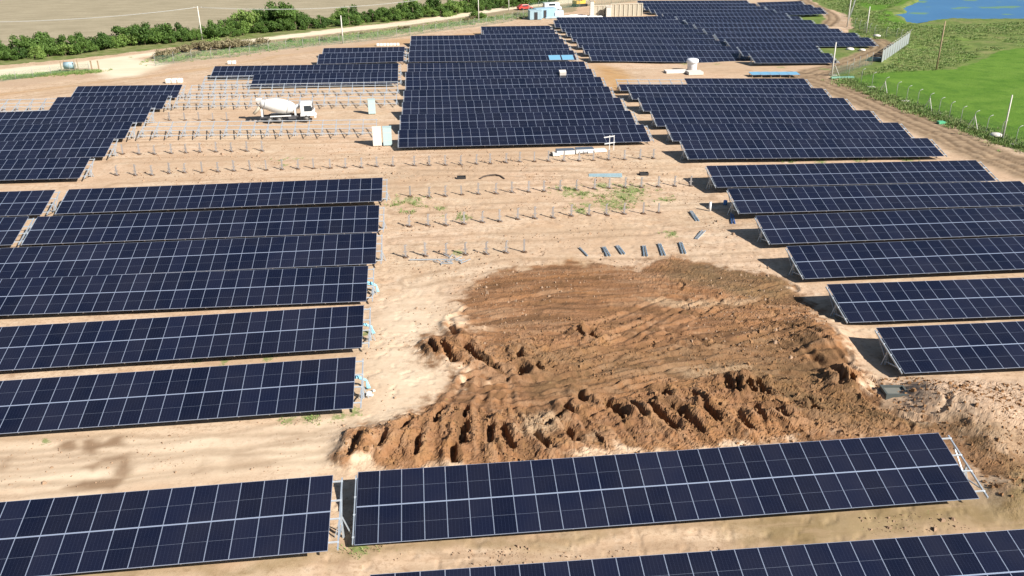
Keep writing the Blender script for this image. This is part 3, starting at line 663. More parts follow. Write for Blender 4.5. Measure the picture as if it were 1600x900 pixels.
BLK = {'l': ('left foreground block', ['l1', 'l2', 'l3', 'l4', 'l5', 'l6', 'l7']), 'u': ('far left block', ['u1', 'u2', 'u3', 'u4', 'u5', 'u6']),
       'm': ('central block', ['m%d' % i for i in range(1, 14)]), 'q': ('right middle block', ['q%d' % i for i in range(1, 7)]),
       'r': ('right foreground block', ['r1', 'r2', 'r3', 'r4', 'r5', 'r6'][::-1]), 'd': ('short block behind the cement mixer', ['d1', 'd2', 'd3', 'd4']),
       'ha': ('far block behind the white water tank', ['ha%d' % i for i in range(1, 9)]), 'hb': ('far right block', ['hb%d' % i for i in range(1, 14)]),
       'hc': ('block edging the far dirt track', ['hc12', 'hc11', 'hc10'][::-1])}
LAB = {'c1': 'navy solar array in front with white rails jutting out at its right end',
       'b0': 'closest navy solar array, cut off by the lower edge of the photo',
       'l1': 'navy solar array lower left, across a narrow gap from the front centre array',
       'l6b': 'navy array end at the left edge across a gap from the sixth left array',
       'l7b': 'navy array end at the left edge across a gap from the seventh left array'}
for key, n, x, y, z, s in TABLES:
    if key in LAB: lab = LAB[key]; grp = 'solar arrays in the foreground'
    else:
        b = key.rstrip('0123456789'); nm, lst = BLK[b]; i = lst.index(key)+1
        lab = '%s navy solar array from the front in the %s' % (ordi(i), nm)
        if i == len(lst): lab = 'rearmost navy solar array in the %s' % nm
        if i == 1 and b != 'l': lab = 'frontmost navy solar array in the %s' % nm
        grp = 'solar arrays of the %s' % nm
    kw = {}
    if key == 'd1': kw['ext_l'] = 7*MW
    if key == 'u5': kw['ext_l'] = 14*MW
    if key == 'q6': kw['skip'] = {(i, 1) for i in range(10)}
    if key == 'c1': kw['ext_r'] = .6
    build_array(key, n, x, y, z, s, lab, grp, **kw)
for x, y, L, lab in ((-37.6, 141.4, 28, 'bare steel mounting frame directly in front of the short block of arrays'), (-37.6, 133.0, 28, 'bare steel mounting frame running just behind the cement mixer'),
                     (-37.6, 115.2, 26, 'bare steel mounting frame in front of the cement mixer')):
    za, zb = gz(x, y+2), gz(x+L*MW, y+2)
    build_array('f', L, x, y, za+H0, (zb-za)/(L*MW), lab, 'bare mounting frames around the cement mixer', 'mounting_frame', 'mounting frame', mods=False)

# ------------------------------------------------------------------ rows of piles
M_PILE = mat('dull_steel', (.30, .28, .27), .6, .2, .15, 5)
def pile_mesh():
    mb = MB(); w_, t = .16, .014
    mb.box((-w_/2, -.05, -.4), (w_/2, -.05+t, 1.2)); mb.box((-w_/2, -.05+t, -.4), (-w_/2+t, .05, 1.2)); mb.box((w_/2-t, -.05+t, -.4), (w_/2, .05, 1.2))
    o = mb.build('x', M_PILE); me = o.data; me.name = 'post'; bpy.data.objects.remove(o)
    mb = MB()  # loose soil heaved round the foot, tone darkened to back up the post's shadow
    r = random.Random(3); n = 14
    rings = [[(math.cos(6.283*k/n)*rr*(1+.3*r.uniform(-1, 1)), math.sin(6.283*k/n)*rr*(1+.3*r.uniform(-1, 1)), hh+r.uniform(-.03, .03)*(hh > 0)) for k in range(n)] for rr, hh in ((.34, -.06), (.21, .08), (.08, .12))]
    vs = sum(rings, []); fs = []
    for i in range(2):
        for k in range(n): fs.append((i*n+k, i*n+(k+1) % n, (i+1)*n+(k+1) % n, (i+1)*n+k))
    fs.append(tuple(2*n+k for k in range(n)))
    mb.add(vs, fs); o = mb.build('x', mat('heaved_soil', (.10, .058, .034), .95, 0, .3, 8)); ms = o.data; ms.name = 'soil_mound'; bpy.data.objects.remove(o)
    mb = MB(); mb.box((-.2, -.066, .5), (.2, -.052, .6)); mb.bar((-.3, .1, .25), (.25, -.22, .02), .07); mb.bar((.0, .02, 1.1), (.16, .12, 1.12), .09); o = mb.build('x', M_PILE); mc = o.data; mc.name = 'bracket'; bpy.data.objects.remove(o)  # plate read from its shadow marks, enlarged with bars to cast more shade
    return me, ms, mc
ME_PILE, ME_SOIL, ME_BRK = pile_mesh()
rr = random.Random(5)
def pile_row(pts, where):
    for i, (px, py) in enumerate(pts):
        x, y, z = at(px, py)
        t = thing('steel_pile', '%s steel pile from the left in the pile row %s' % (ordi(i+1), where), 'pile', (x, y, z), (rr.uniform(-.03, .03), rr.uniform(-.03, .03), rr.uniform(-.15, .15)), 'steel piles in the row '+where)
        a = link('post', ME_PILE, t); link('soil_mound', ME_SOIL, t, (0, 0, 0), (0, 0, rr.uniform(0, 6)))
        a.scale = (1, 1, rr.uniform(.88, 1.12))
        if rr.random() < .75: link('bracket', ME_BRK, t)
def lerp_row(segs):
    out = []
    for (x0, y0), (x1, y1), n in segs: out += [(x0+(x1-x0)*i/(n-1), y0+(y1-y0)*i/(n-1)) for i in range(n)]
    return out
pile_row([(192, 241), (218, 241), (242, 241), (268, 240), (291, 239), (313, 238), (338, 237.5), (362, 237), (386, 236.5), (410, 236)], 'farthest back')
pile_row([(265, 188), (289, 188), (311, 188), (333, 188), (355, 188)], 'left of the cement mixer')
pile_row([(183, 274), (212, 274), (238, 274), (265, 271), (289, 270), (316, 270), (341, 268.5), (366, 267.5), (391, 266.7), (416, 266), (441, 265), (466, 264), (490, 263.5), (516, 263), (540, 262.5), (565, 262), (589, 260.5), (614, 259.5),
          (647.5, 259), (671, 258.5), (696, 258), (720, 257.5), (744.5, 256.5), (766, 255.5), (791, 254.5), (812, 253), (835, 252.5), (857, 252), (881, 252), (905, 251.5), (927, 251), (951, 250), (976, 249.5), (1000, 248.5), (1021, 247.5)], 'before the central block')
pile_row([(641, 307), (671, 308.5), (696, 306.5), (721, 304.5), (747.5, 303.5), (775, 302.5), (800, 301), (826, 300), (850, 299), (875, 297.5), (901, 297), (929, 295.5), (952, 294.5), (977, 293.5), (1002, 293), (1029, 292), (1054, 291), (1079, 290.5)], 'beside the topmost left array')
pile_row([(640, 354), (669, 352.5), (697, 352), (725, 350), (754, 347.5), (781, 346), (809, 342.5), (836, 341.5), (864, 340.5), (892.5, 337.5), (920, 336.5), (947.5, 335.5), (975, 334.5), (1005, 334), (1029, 332.5)], 'crossing the sparse green weeds')
pile_row([(634, 402), (665, 400), (697.5, 399), (727.5, 398), (760, 397), (791, 395), (819, 394)], 'nearest the dug brown earth')

# ------------------------------------------------------------------ concrete mixer truck
def mixer():
    a = at(404, 195); b = at(488, 193)
    L = 8.7; yaw = math.atan2(b[1]-a[1], b[0]-a[0])
    t = thing('mixer_truck', 'white cement mixer truck with a white drum parked between the bare frames', 'truck', (a[0]-.3, a[1]+.3, a[2]), (0, 0, yaw))
    mb = MB()
    mb.box((.6, .55, .78), (8.0, .75, 1.02)); mb.box((.6, 1.75, .78), (8.0, 1.95, 1.02))
    for x in (.7, 2.2, 3.9, 5.4, 6.6): mb.box((x, .75, .82), (x+.14, 1.75, .98))
    mb.box((4.6, .15, .55), (5.7, .6, 1.0)); mb.box((.5, .25, .62), (.6, 2.25, .78)); mb.box((4.6, 1.9, .55), (5.7, 2.35, 1.0))
    mb.build('chassis', mat('dark_chassis_steel', (.07, .07, .075), .6), t)
    mb = MB()
    # cab: profile extruded across the width
    pr = [(6.35, .95), (8.35, .95), (8.45, 1.55), (8.3, 1.75), (8.05, 2.75), (7.75, 2.9), (6.4, 2.9)]
    n = len(pr); vs = [(x, .15, z) for x, z in pr]+[(x, 2.4, z) for x, z in pr]
    mb.add(vs, [tuple(range(n)), tuple(range(2*n-1, n-1, -1))]+[(i, i+n, (i+1) % n+n, (i+1) % n) for i in range(n)])
    mb.box((8.3, .1, .55), (8.55, 2.45, .93)); mb.box((6.3, .1, .93), (8.2, .16, 1.0))
    cab = mb.build('cab', M_WHITE, t); bv = cab.modifiers.new('bevel', 'BEVEL'); bv.width = .06; bv.segments = 2
    gl = mat('dark_window_glass', (.03, .04, .05), .08, 0, .02)
    mb = MB(); mb.add([(8.325, .3, 1.8), (8.325, 2.25, 1.8), (8.1, 2.2, 2.7), (8.1, .35, 2.7)], [(0, 1, 2, 3)]); mb.add([(8.305, .3, 1.8), (8.305, 2.25, 1.8), (8.08, 2.2, 2.7), (8.08, .35, 2.7)], [(3, 2, 1, 0)]); mb.build('windscreen', gl, cab)
    mb = MB(); mb.box((6.95, .12, 1.7), (8.0, .148, 2.6)); mb.build('side_window', gl, cab)
    mb = MB(); mb.box((7.05, 2.402, 1.75), (7.95, 2.43, 2.55)); mb.build('side_window', gl, cab)
    for yy in (.0, 2.42):
        mb = MB(); mb.box((8.1, yy-.02, 1.9), (8.2, yy+.12, 2.4)); mb.build('mirror', M_DARK, cab)
    for yy in (.3, 2.0):
        mb = MB(); mb.box((8.552, yy, .62), (8.6, yy+.3, .84)); mb.build('headlight', mat('headlight_glass', (.7, .72, .75), .1), cab)
    mb = MB(); mb.box((6.3, .14, .5), (6.34, .9, 1.0)); mb.box((6.36, .12, 1.35), (6.42, .14, 2.6)); mb.build('mudguard', M_DARK, t)
    # drum
    ax = Vector((5.55, 1.27, 2.05)); bx = Vector((.75, 1.27, 3.05))
    prof = [(0, .35), (.03, .75), (.12, .95), (.28, 1.12), (.45, 1.18), (.62, 1.12), (.8, .9), (.93, .68), (1, .55)]
    mb = MB(); mb.tube([ax.lerp(bx, f) for f, r in prof], [r for f, r in prof], 32)
    dm = mb.build('drum', mat('chalky_white_drum', (.60, .60, .58), .6, 0, .22, 1.1), t)
    for f, r in ((.2, 1.06), (.86, .84)):
        mb = MB(); d = (bx-ax).normalized(); c = ax.lerp(bx, f); mb.tube([c-d*.05, c+d*.05], r+.03, 32); mb.build('drum_band', mat('grey_band', (.35, .36, .37), .5), dm)
    mb = MB(); mb.box((5.5, .6, 1.0), (5.75, 1.95, 2.5)); mb.box((.75, .55, 1.0), (1.0, .7, 2.3)); mb.box((.75, 1.85, 1.0), (1.0, 2.0, 2.3)); mb.box((.75, .7, 1.9), (1.0, 1.85, 2.05)); mb.build('pedestal', M_WHITE, t)
    mb = MB(); mb.tube([(5.95, .75, 2.3), (5.95, 1.8, 2.3)], .33, 20); mb.build('water_drum', M_WHITE, t)
    mb = MB(); mb.add([(.2, .75, 3.75), (1.0, .75, 3.75), (1.0, 1.8, 3.75), (.2, 1.8, 3.75), (.45, 1.05, 3.05), (.85, 1.05, 3.05), (.85, 1.5, 3.05), (.45, 1.5, 3.05)], [(0, 1, 5, 4), (1, 2, 6, 5), (2, 3, 7, 6), (3, 0, 4, 7), (4, 5, 6, 7)]); o = mb.build('hopper', M_WHITE, t)
    so_ = o.modifiers.new('solid', 'SOLIDIFY'); so_.thickness = .04
    mb = MB(); mb.tube([(.62, 1.27, 2.6), (.2, 1.1, 2.0), (-.35, .9, 1.45)], [.3, .24, .22], 10); mb.build('chute', mat('muddy_chute', (.38, .33, .26), .7), t)
    mb = MB(); mb.box((2.0, .12, 1.02), (5.0, .6, 1.12)); mb.box((2.0, 1.9, 1.02), (5.0, 2.38, 1.12)); mb.build('fender', M_WHITE, t)
    rb = mat('tyre', (.03, .03, .03), .85); rm = mat('dusty_rim', (.16, .15, .14), .6)
    for x in (1.9, 3.25, 7.15):
        for yy in (.08, 2.02):
            mb = MB(); mb.tube([(x, yy, .52), (x, yy+.06, .52), (x, yy+.36, .52), (x, yy+.42, .52)], [.44, .52, .52, .44], 28); wl = mb.build('wheel', rb, t)
            mb = MB(); s_ = -.02 if yy < 1 else .40; mb.tube([(x, yy+s_, .52), (x, yy+s_+.04, .52)], .29, 20); mb.build('rim', rm, wl)
mixer()
bpy.data.objects['mixer_truck'].scale = (.96, .96, .87)

# ------------------------------------------------------------------ loose things on the site
def upright_crate(px, py, w_, h, m, lab, d=.8):
    x, y, z = at(px, py); t = thing('packing_crate', lab, 'crate', (x, y, z-.03), (0, 0, .03), 'tall pale packing crates')
    mb = MB(); mb.box((-w_/2, 0, .12), (w_/2, d, h)); b_ = mb.build('box', m, t); bv = b_.modifiers.new('b', 'BEVEL'); bv.width = .02
    for k in range(3):
        mb = MB(); xx = -w_/2+.05+k*(w_-.2)/2; mb.box((xx, -.03, 0), (xx+.1, d+.03, .12)); mb.build('skid', M_WOOD, t)
    for k in (.3, .72):
        mb = MB(); mb.box((-w_/2-.008, -.008, h*k), (w_/2+.008, d+.008, h*k+.05)); mb.build('strap', mat('pale_strap', (.5, .5, .47), .6), t)
    mb = MB(); mb.box((-w_/2-.02, -.02, h+.003), (w_/2+.02, d+.02, h+.05)); mb.build('lid', m, t)
M_CRW = mat('off_white_card', (.70, .64, .57), .7, 0, .08); M_CRG = mat('pale_green_grey_film', (.40, .52, .52), .5, 0, .06)
upright_crate(590, 229, 1.12, 2.45, M_CRW, 'tall off-white packing crate, left one of the pair beside the central block')
upright_crate(606, 228.5, 1.12, 2.45, M_CRG, 'tall pale green-grey packing crate right against the central block front corner')
upright_crate(581.5, 179, 1.05, 2.2, M_CRG, 'tall pale grey packing crate standing alone further back among bare frames', .7)

# plastic water tank: wide lidded head on a narrower drum
x, y, z = at(1081, 110)
t = thing('water_tank', 'white water tank with a wider rounded top on bare soil', 'water tank', (x, y, z))
pf = [(0, .95), (.1, 1.0), (1.45, 1.05), (1.55, 1.08)]
mb = MB(); mb.tube([(0, 0, h) for h, r in pf], [r for h, r in pf], 32); mb.build('tank_body', mat('white_plastic', (.70, .71, .74), .4, 0, .03), t)
pf = [(1.5, 1.1), (1.6, 1.28), (2.15, 1.3), (2.32, 1.18), (2.42, .8), (2.46, .4)]
mb = MB(); mb.tube([(0, 0, h) for h, r in pf], [r for h, r in pf], 32); mb.build('tank_head', bpy.data.materials['white_plastic'], t)
t.scale = (.86, .86, .9)
def slab(px, py, w_, d, h, m, name, lab, cat, rz=0, group=None, zoff=0, legs=False):
    x, y, z = at(px, py); t = thing(name, lab, cat, (x, y, z+zoff-.03), (0, 0, rz), group)
    mb = MB(); mb.box((-w_/2, -d/2, .1), (w_/2, d/2, .1+h)); mb.build('load', m, t)
    for k in (-1, 0, 1):
        mb = MB(); mb.box((k*(w_/2-.1)-.05, -d/2-.02, 0), (k*(w_/2-.1)+.05, d/2+.02, .1)); mb.build('runner', M_WOOD, t)
    return t
slab(1056, 113.5, 4.0, 2.2, .35, M_CRW, 'sheet_stack', 'low stack of white sheets left of the white water tank', 'stack', -.02)
slab(1085, 116, 2.7, 2.2, .5, M_CREAM, 'pallet', 'pale boxed pallet directly in front of the white water tank', 'pallet')
# a crossbar stand (two posts, two crossbars) before the central block
x, y, z = at(951, 249)
t = thing('crossbar_stand', 'white hash-shaped stand of two posts and two crossbars before the central block', 'stand', (x, y, z))
for k in (0, .55): mb = MB(); mb.box((k, 0, -.3+k*2.6), (k+.07, .07, 3.0)); mb.build('post', M_WHITE, t)
for h in (1.95, 2.75): mb = MB(); mb.box((-.35, -.03, h), (.95, -.004, h+.13), M=Matrix.Rotation(-.12, 4, 'Y') @ Matrix.Identity(4)); mb.build('crossbar', M_WHITE, t)
def module_pallet(px, py, lab):
    x, y, z = at(px, py); t = thing('module_pallet', lab, 'pallet', (x, y, z-.02), (0, 0, .04), 'module pallets before the central block')
    for k in (-1, 0, 1): mb = MB(); mb.box((-1.15, k*.5-.06, 0), (1.15, k*.5+.06, .12)); mb.build('runner', M_WOOD, t)
    mb = MB(); mb.box((-1.14, -.57, .12), (1.14, .57, .62)); mb.build('boxed_stack', M_WHITE, t)
    mb = MB(); mb.box((-1.12, -.55, .623), (1.12, .55, .66)); mb.build('solar_module', mat('dusty_module_glass', (.10, .12, .15), .3), t)
module_pallet(883, 241, 'white boxed pallet topped with dark modules, left of two near the stand')
module_pallet(913, 239, 'white boxed pallet topped with dark modules, nearest the hash-shaped stand')
slab(869, 243, .9, 1.0, .3, M_CRW, 'carton', 'small white carton left of the two boxed module pallets', 'carton')
slab(937, 237, 1.6, 1.0, .25, M_CRW, 'carton', 'flat white carton right behind the hash-shaped stand', 'carton', .1)
# galvanised beams
def beam(a, b, n, lab, group, wd=.10, gap=.24, m=M_GALV, name='steel_beam', h0=.04):
    A, B = at(*a), at(*b); c = [(A[i]+B[i])/2 for i in range(3)]
    L = math.dist(A[:2], B[:2]); rz = math.atan2(B[1]-A[1], B[0]-A[0])
    for k in range(n):
        off = (k-(n-1)/2)*gap; x = c[0]-math.sin(rz)*off; y = c[1]+math.cos(rz)*off
        t = thing(name, lab, 'beam', (x, y, gz(x, y)+h0), (0, 0, rz+(k*.037-.02 if n > 1 else 0)), group)
        mb = MB(); mb.box((-L/2, -wd/2, 0), (L/2, wd/2, .02)); mb.build('web', m, t)
        mb = MB(); mb.box((-L/2, -wd/2, .02), (L/2, -wd/2+.015, .11)); mb.build('flange', m, t)
        mb = MB(); mb.box((-L/2, wd/2-.015, .02), (L/2, wd/2, .11)); mb.build('flange', m, t)
G_ = 'loose galvanised beams on the sand'
M_BLU = mat('blue_grey_beam', (.50, .60, .68), .45, .3, .1)
for i, (a, b, n, lab) in enumerate([((905, 388), (918, 401), 1, 'leftmost loose beam of the line above the brown earth'), ((943, 387), (951, 401), 2, 'second beam cluster from the left above the brown earth'),
        ((964, 385), (974, 398), 2, 'third beam cluster from the left above the brown earth'), ((1006, 385), (1009, 401), 2, 'fourth beam cluster from the left above the brown earth'),
        ((1030, 382), (1037, 400), 2, 'fifth beam cluster from the left above the brown earth'), ((1063, 380), (1069, 397), 2, 'rightmost beam cluster of the line above the brown earth'),
        ((1079, 331), (1090, 346), 2, 'blue-grey beams lying near the right piles'), ((1088, 374), (1100, 362), 2, 'thin slanting beams right of the loose beam line')]):
    beam(a, b, n, lab, G_ if n > 1 else None, m=M_BLU if i < 7 else M_GALV)
beam((1143, 336), (1146, 350), 2, 'blue beams half in the shadow beside the second right array', 'blue beams in shade', m=mat('blue_plastic_pipe', (.10, .25, .55), .4))
beam((920, 274), (972, 276), 4, 'long pale beam in the bundle between the pile rows', 'long beams in the bundle', gap=.3, m=M_GREYB)
beam((640, 407), (712, 407), 1, 'thin rusty rod lying before the lowest pile row', None, .05)
# odd steel offcuts, rods
mb = MB(); r = random.Random(9); c0 = at(703, 409)
for k in range(16):
    p = (r.uniform(-1.3, 1.3), r.uniform(-.8, .8), r.uniform(.04, .2)); a_ = r.uniform(0, 3.1); L = r.uniform(.4, 1.1); mb.bar(p, (p[0]+math.cos(a_)*L, p[1]+math.sin(a_)*L, r.uniform(.05, .35)), .06)
tag(mb.build('offcut_heap', M_GALV, None, c0), 'tangled heap of grey steel offcuts below the lowest pile row', 'scrap heap')
# white stub, blue tubs
x, y, z = at(1109, 330); mb = MB(); mb.tube([(0, 0, -.1), (0, 0, 1.0)], .13, 14); tag(mb.build('stub_post', M_WHITE, None, (x, y, z)), 'short white post beside the shadow of the second right array', 'post')
x, y, z = at(1133, 320); mb = MB(); mb.tube([(0, 0, 0), (0, 0, .45), (0, 0, .5)], [.2, .22, .17], 14); tag(mb.build('blue_drum', bpy.data.materials['blue_plastic_pipe'], None, (x, y, z)), 'small blue drum in the shade left of the second right array', 'drum')
# dark troughs and the hose
for px, py, lab in ((721, 279, 'black plastic trough left of the black hose'), (1006, 273, 'black plastic trough right of the long beam bundle')):
    x, y, z = at(px, py); t = thing('trough', lab, 'trough', (x, y, z-.02))
    mb = MB(); mb.box((-.5, -.3, 0), (.5, .3, .06)); mb.build('bottom', M_DARK, t)
    for a_, b_ in (((-.5, -.3, .06), (.5, -.25, .3)), ((-.5, .25, .06), (.5, .3, .3)), ((-.5, -.25, .06), (-.45, .25, .3)), ((.45, -.25, .06), (.5, .25, .3))): mb = MB(); mb.box(a_, b_); mb.build('side', M_DARK, t)
hp = [(750, 279), (756, 275.5), (765, 273.5), (775, 273), (782, 275), (788, 279)]
P = [at(*p, .07) for p in hp]; mb = MB(); mb.tube(P, .09, 8); tag(mb.build('hose', mat('black_hose', (.07, .05, .04), .7), None), 'curved black hose lying on the sand between pile rows', 'hose')
# inspection pit
x, y, z = at(1397, 616); t = thing('inspection_pit', 'dark square concrete pit box in pink soil below the nearest right array', 'pit box', (x, y, z+.22), (0, 0, -.12))
for a_, b_ in (((-.75, -.6, -.5), (.75, -.48, .12)), ((-.75, .48, -.5), (.75, .6, .12)), ((-.75, -.48, -.5), (-.63, .48, .12)), ((.63, -.48, -.5), (.75, .48, .12))): mb = MB(); mb.box(a_, b_); mb.build('wall', mat('damp_concrete', (.075, .085, .08), .8) if 'damp_concrete' not in bpy.data.materials else bpy.data.materials['damp_concrete'], t)
mb = MB(); mb.box((-.63, -.48, -.5), (.63, .48, -.02)); mb.build('floor', mat('pit_floor', (.16, .16, .14), .9), t)
# loose pale-blue modules lying on the arrays and behind them
M_SKY = mat('sky_reflection_blue', (.16, .36, .52), .35, 0, .08, 1)  # blue colour stands in for the sky reflected in the glass
def blue_module(x, y, z, tl, lab, grp, w_=2.2, d=1.1):
    t = thing('sky_blue_module', lab, 'module', (x, y, z), (tl, 0, 0), grp)
    mb = MB(); mb.box((-w_/2+.03, -d/2+.03, 0), (w_/2-.03, d/2-.03, .03)); mb.build('panel', M_SKY, t)
    mb = MB(); mb.box((-w_/2, -d/2, -.01), (w_/2, -d/2+.028, .04)); mb.box((-w_/2, d/2-.028, -.01), (w_/2, d/2, .04)); mb.box((-w_/2, -d/2+.028, -.01), (-w_/2+.028, d/2-.028, .04)); mb.box((w_/2-.028, -d/2+.028, -.01), (w_/2, d/2-.028, .04)); mb.build('frame', M_ALU, t)
k_, n_, bx_, by_, bz_, bs_ = TD['m8']
for i, u, lab in ((0, 24.4, 'module painted sky-reflection blue on the central block, left of two'), (1, 26.6, 'module painted sky-reflection blue at the right edge of the central block')):
    d = 1.05; blue_module(bx_+u*MW, by_+d*CT, bz_+bs_*u*MW+d*ST+.06, TILT, lab, 'pale blue modules on the central block', 2.3, 2.2)
for i in range(5):
    x, y, z = at(1180+i*14.6, 119.5); blue_module(x, y, z+.55, .10, '%s module painted sky-reflection blue from the left behind the right middle block' % ordi(i+1), 'pale blue modules behind the right middle block', 2.0, 1.9)
    mb = MB()
    for sx in (-.8, .8):
        for sy in (-.7, .7): mb.box((x+sx-.04, y+sy-.04, z-.1), (x+sx+.04, y+sy+.04, z+.47+sy*.1))
    t = mb.build('trestle', M_WOOD); tag(t, 'low trestle under the %s pale blue module behind the right middle block' % ordi(i+1), 'trestle', 'trestles under the pale blue modules')
k_, n_, bx_, by_, bz_, bs_ = TD['m6']; u = 23.4; d = 2.5
t = thing('carton', 'white carton resting on top of the central block arrays', 'carton', (bx_+u*MW, by_+d*CT, bz_+bs_*u*MW+d*ST+.01), (TILT, 0, 0))
mb = MB(); mb.box((-.55, -.5, 0), (.55, .5, .5)); mb.build('box', M_CRW, t)
mb = MB(); mb.box((-.57, -.52, .503), (.57, .52, .56)); mb.build('lid', M_CRW, t)
# white blocks behind the left arrays
def bales(px, py, lab, n=3, s_=1.0):
    x, y, z = at(px, py); t = thing('bag_stack', lab, 'bags', (x, y, z))
    for k in range(n):
        mb = MB(); mb.box((k*s_*.75, 0, 0), (k*s_*.75+s_*.7, s_*.8, s_*.6)); b_ = mb.build('bag', M_CRW, t); bv = b_.modifiers.new('b', 'BEVEL'); bv.width = .14*s_; bv.segments = 3
bales(258, 131, 'white bulk bags just behind the far left block', 3, 1.3)
bales(355, 101, 'two white bulk bags behind the short block', 2, 1.1)
bales(588, 72.5, 'row of white bulk bags behind the rearmost short array', 7, .95)
# sluice box in the verge, at the road
x, y, z = at(110, 111); t = thing('roadside_shelter', 'small pale blue box in a post frame beside the dirt road', 'shelter', (x, y, z))
for sx in (-1.2, 1.2):
    for sy in (-.8, .8): mb = MB(); mb.box((sx-.06, sy-.06, -.2), (sx+.06, sy+.06, 2.0)); mb.build('post', M_WOOD, t)
mb = MB(); mb.tube([(-.9, 0, 1.05), (.9, 0, 1.05)], .62, 16); mb.build('tank', M_GREYB, t); mb = MB(); mb.box((-1.2, -.8, .3), (1.2, .8, .4)); mb.build('shelf', M_WOOD, t)
for i, (px, py) in enumerate(((144, 110), (155, 110))):
    x, y, z = at(px, py); mb = MB(); mb.box((-.1, -.1, -.2), (.1, .1, 1.7)); mb.box((-.14, -.14, 1.703), (.14, .14, 1.78)); tag(mb.build('gate_post', M_WOOD, None, (x, y, z)), ('left' if i == 0 else 'right')+' dark wooden gate post at the pale site entrance', 'post')

# ------------------------------------------------------------------ far end of the site
def container(px, py, L, W, H, rz, m, lab, cat='container', name='site_container'):
    x, y, z = at(px, py); t = thing(name, lab, cat, (x, y, z), (0, 0, rz))
    mb = MB(); mb.box((0, 0, .1), (L, W, H))
    for k in range(int(L/.4)): mb.box((.1+k*.4, -.03, .2), (.3+k*.4, -.002, H-.1))
    mb.build('body', m, t)
    mb = MB(); mb.box((-.05, -.05, H+.003), (L+.05, W+.05, H+.12)); mb.build('roof', m, t)
    mb = MB(); mb.box((L*.35, -.06, .15), (L*.35+.9, -.034, H-.35)); mb.build('door', M_DARK, t)
container(828, 31.5, 3.2, 2.4, 2.3, .1, M_GREYB, 'small pale blue container nearest the central block rear')
container(838, 29.5, 6, 2.4, 2.4, .35, mat('pale_blue_sheet_roof', (.28, .42, .52), .5), 'long pale blue container behind the smaller one')
container(852, 28, 5, 2.2, 1.6, .1, mat('light_grey_sheet', (.52, .57, .62), .6), 'light grey low container touching the rear array corner')
def vehicle(px, py, col, lab, cat, rz, L=4.4, W=1.8, H=1.5, name='parked_car', boxy=False):
    x, y, z = at(px, py); t = thing(name, lab, cat, (x, y, z), (0, 0, rz)); m = mat('paint_'+lab.split()[0], col, .3, 0, .05)
    pr = [(0, .35), (L, .35), (L, .85), (L*.78, .95), (L*.66, H), (L*.2, H), (L*.04, .95), (0, .9)] if not boxy else [(0, .5), (L, .5), (L, 1.1), (L*.9, 1.3), (L*.85, H), (0, H)]
    n = len(pr); mb = MB(); mb.add([(a, 0, b) for a, b in pr]+[(a, W, b) for a, b in pr], [tuple(range(n)), tuple(range(2*n-1, n-1, -1))]+[(i, i+n, (i+1) % n+n, (i+1) % n) for i in range(n)])
    b_ = mb.build('body', m, t); bv = b_.modifiers.new('b', 'BEVEL'); bv.width = .07; bv.segments = 2
    gl = mat('car_glass_'+lab.split()[0], (.03, .04, .05), .1)
    mb = MB(); mb.box((L*.25, -.012, H*.68), (L*.62, -.002, H*.93)); mb.build('side_window', gl, t)
    mb = MB(); mb.box((L*.25, W+.002, H*.68), (L*.62, W+.012, H*.93)); mb.build('side_window', gl, t)
    for a in (.2, .8):
        for yy in (-.02, W-.2): mb = MB(); mb.tube([(L*a, yy, .34), (L*a, yy+.22, .34)], .34, 18); mb.build('wheel', M_BLACK, t)
vehicle(811, 16.5, (.45, .06, .05), 'red car parked by the dirt road at the far end', 'car', .3)
vehicle(851, 18.5, (.74, .75, .76), 'white off-road car with dark windows beyond the pale containers', 'car', .15, 5, 2, 2.3, boxy=True)
def excavator(px, py):
    x, y, z = at(px, py); t = thing('excavator', 'yellow excavator at the top edge behind the concrete walls', 'excavator', (x, y, z), (0, 0, .4))
    ye = mat('machine_yellow', (.62, .38, .06), .5)
    for yy in (-1.2, .7): mb = MB(); mb.tube([(-1.6, yy, .4), (-1.6, yy+.5, .4)], .4, 14); mb.tube([(1.6, yy, .4), (1.6, yy+.5, .4)], .4, 14); mb.box((-1.6, yy, 0), (1.6, yy+.5, .8)); mb.build('track', M_BLACK, t)
    mb = MB(); mb.box((-1.9, -1.2, .85), (1.2, 1.2, 1.7)); mb.build('house', ye, t)
    mb = MB(); mb.box((.1, -1.15, 1.7), (1.3, -.1, 2.8)); mb.build('cab', ye, t)
    mb = MB(); mb.bar((1.1, .3, 1.5), (3.2, .3, 3.6), .35, .45); mb.bar((3.2, .3, 3.6), (4.6, .3, 1.6), .28, .35); mb.build('boom', ye, t)
    mb = MB(); mb.box((4.3, -.2, .7), (5.1, .8, 1.6)); mb.build('bucket', ye, t)
excavator(906, 10)
def formwall(px, py, L, H, rz, lab, nb):
    x, y, z = at(px, py); t = thing('concrete_wall', lab, 'wall', (x, y, z), (0, 0, rz))
    mb = MB(); mb.box((0, 0, -.3), (L, .25, H)); mb.build('wall', M_PLY, t)
    for k in range(nb+1): mb = MB(); a = L*k/nb; mb.box((a-.12, -.16, -.2), (a+.12, -.003, H+.15)); mb.build('rib', mat('pale_timber', (.50, .45, .35), .8) if 'pale_timber' not in bpy.data.materials else bpy.data.materials['pale_timber'], t)
    mb = MB(); mb.box((-.1, -.18, H+.16), (L+.1, .3, H+.3)); mb.build('cap', bpy.data.materials['pale_timber'], t)
formwall(927, 26, 4.2, 2.6, .1, 'timber-faced wall left of the widest far wall', 3)
formwall(954, 26, 8.6, 3.0, .04, 'wide timber-faced wall behind the far block', 7)
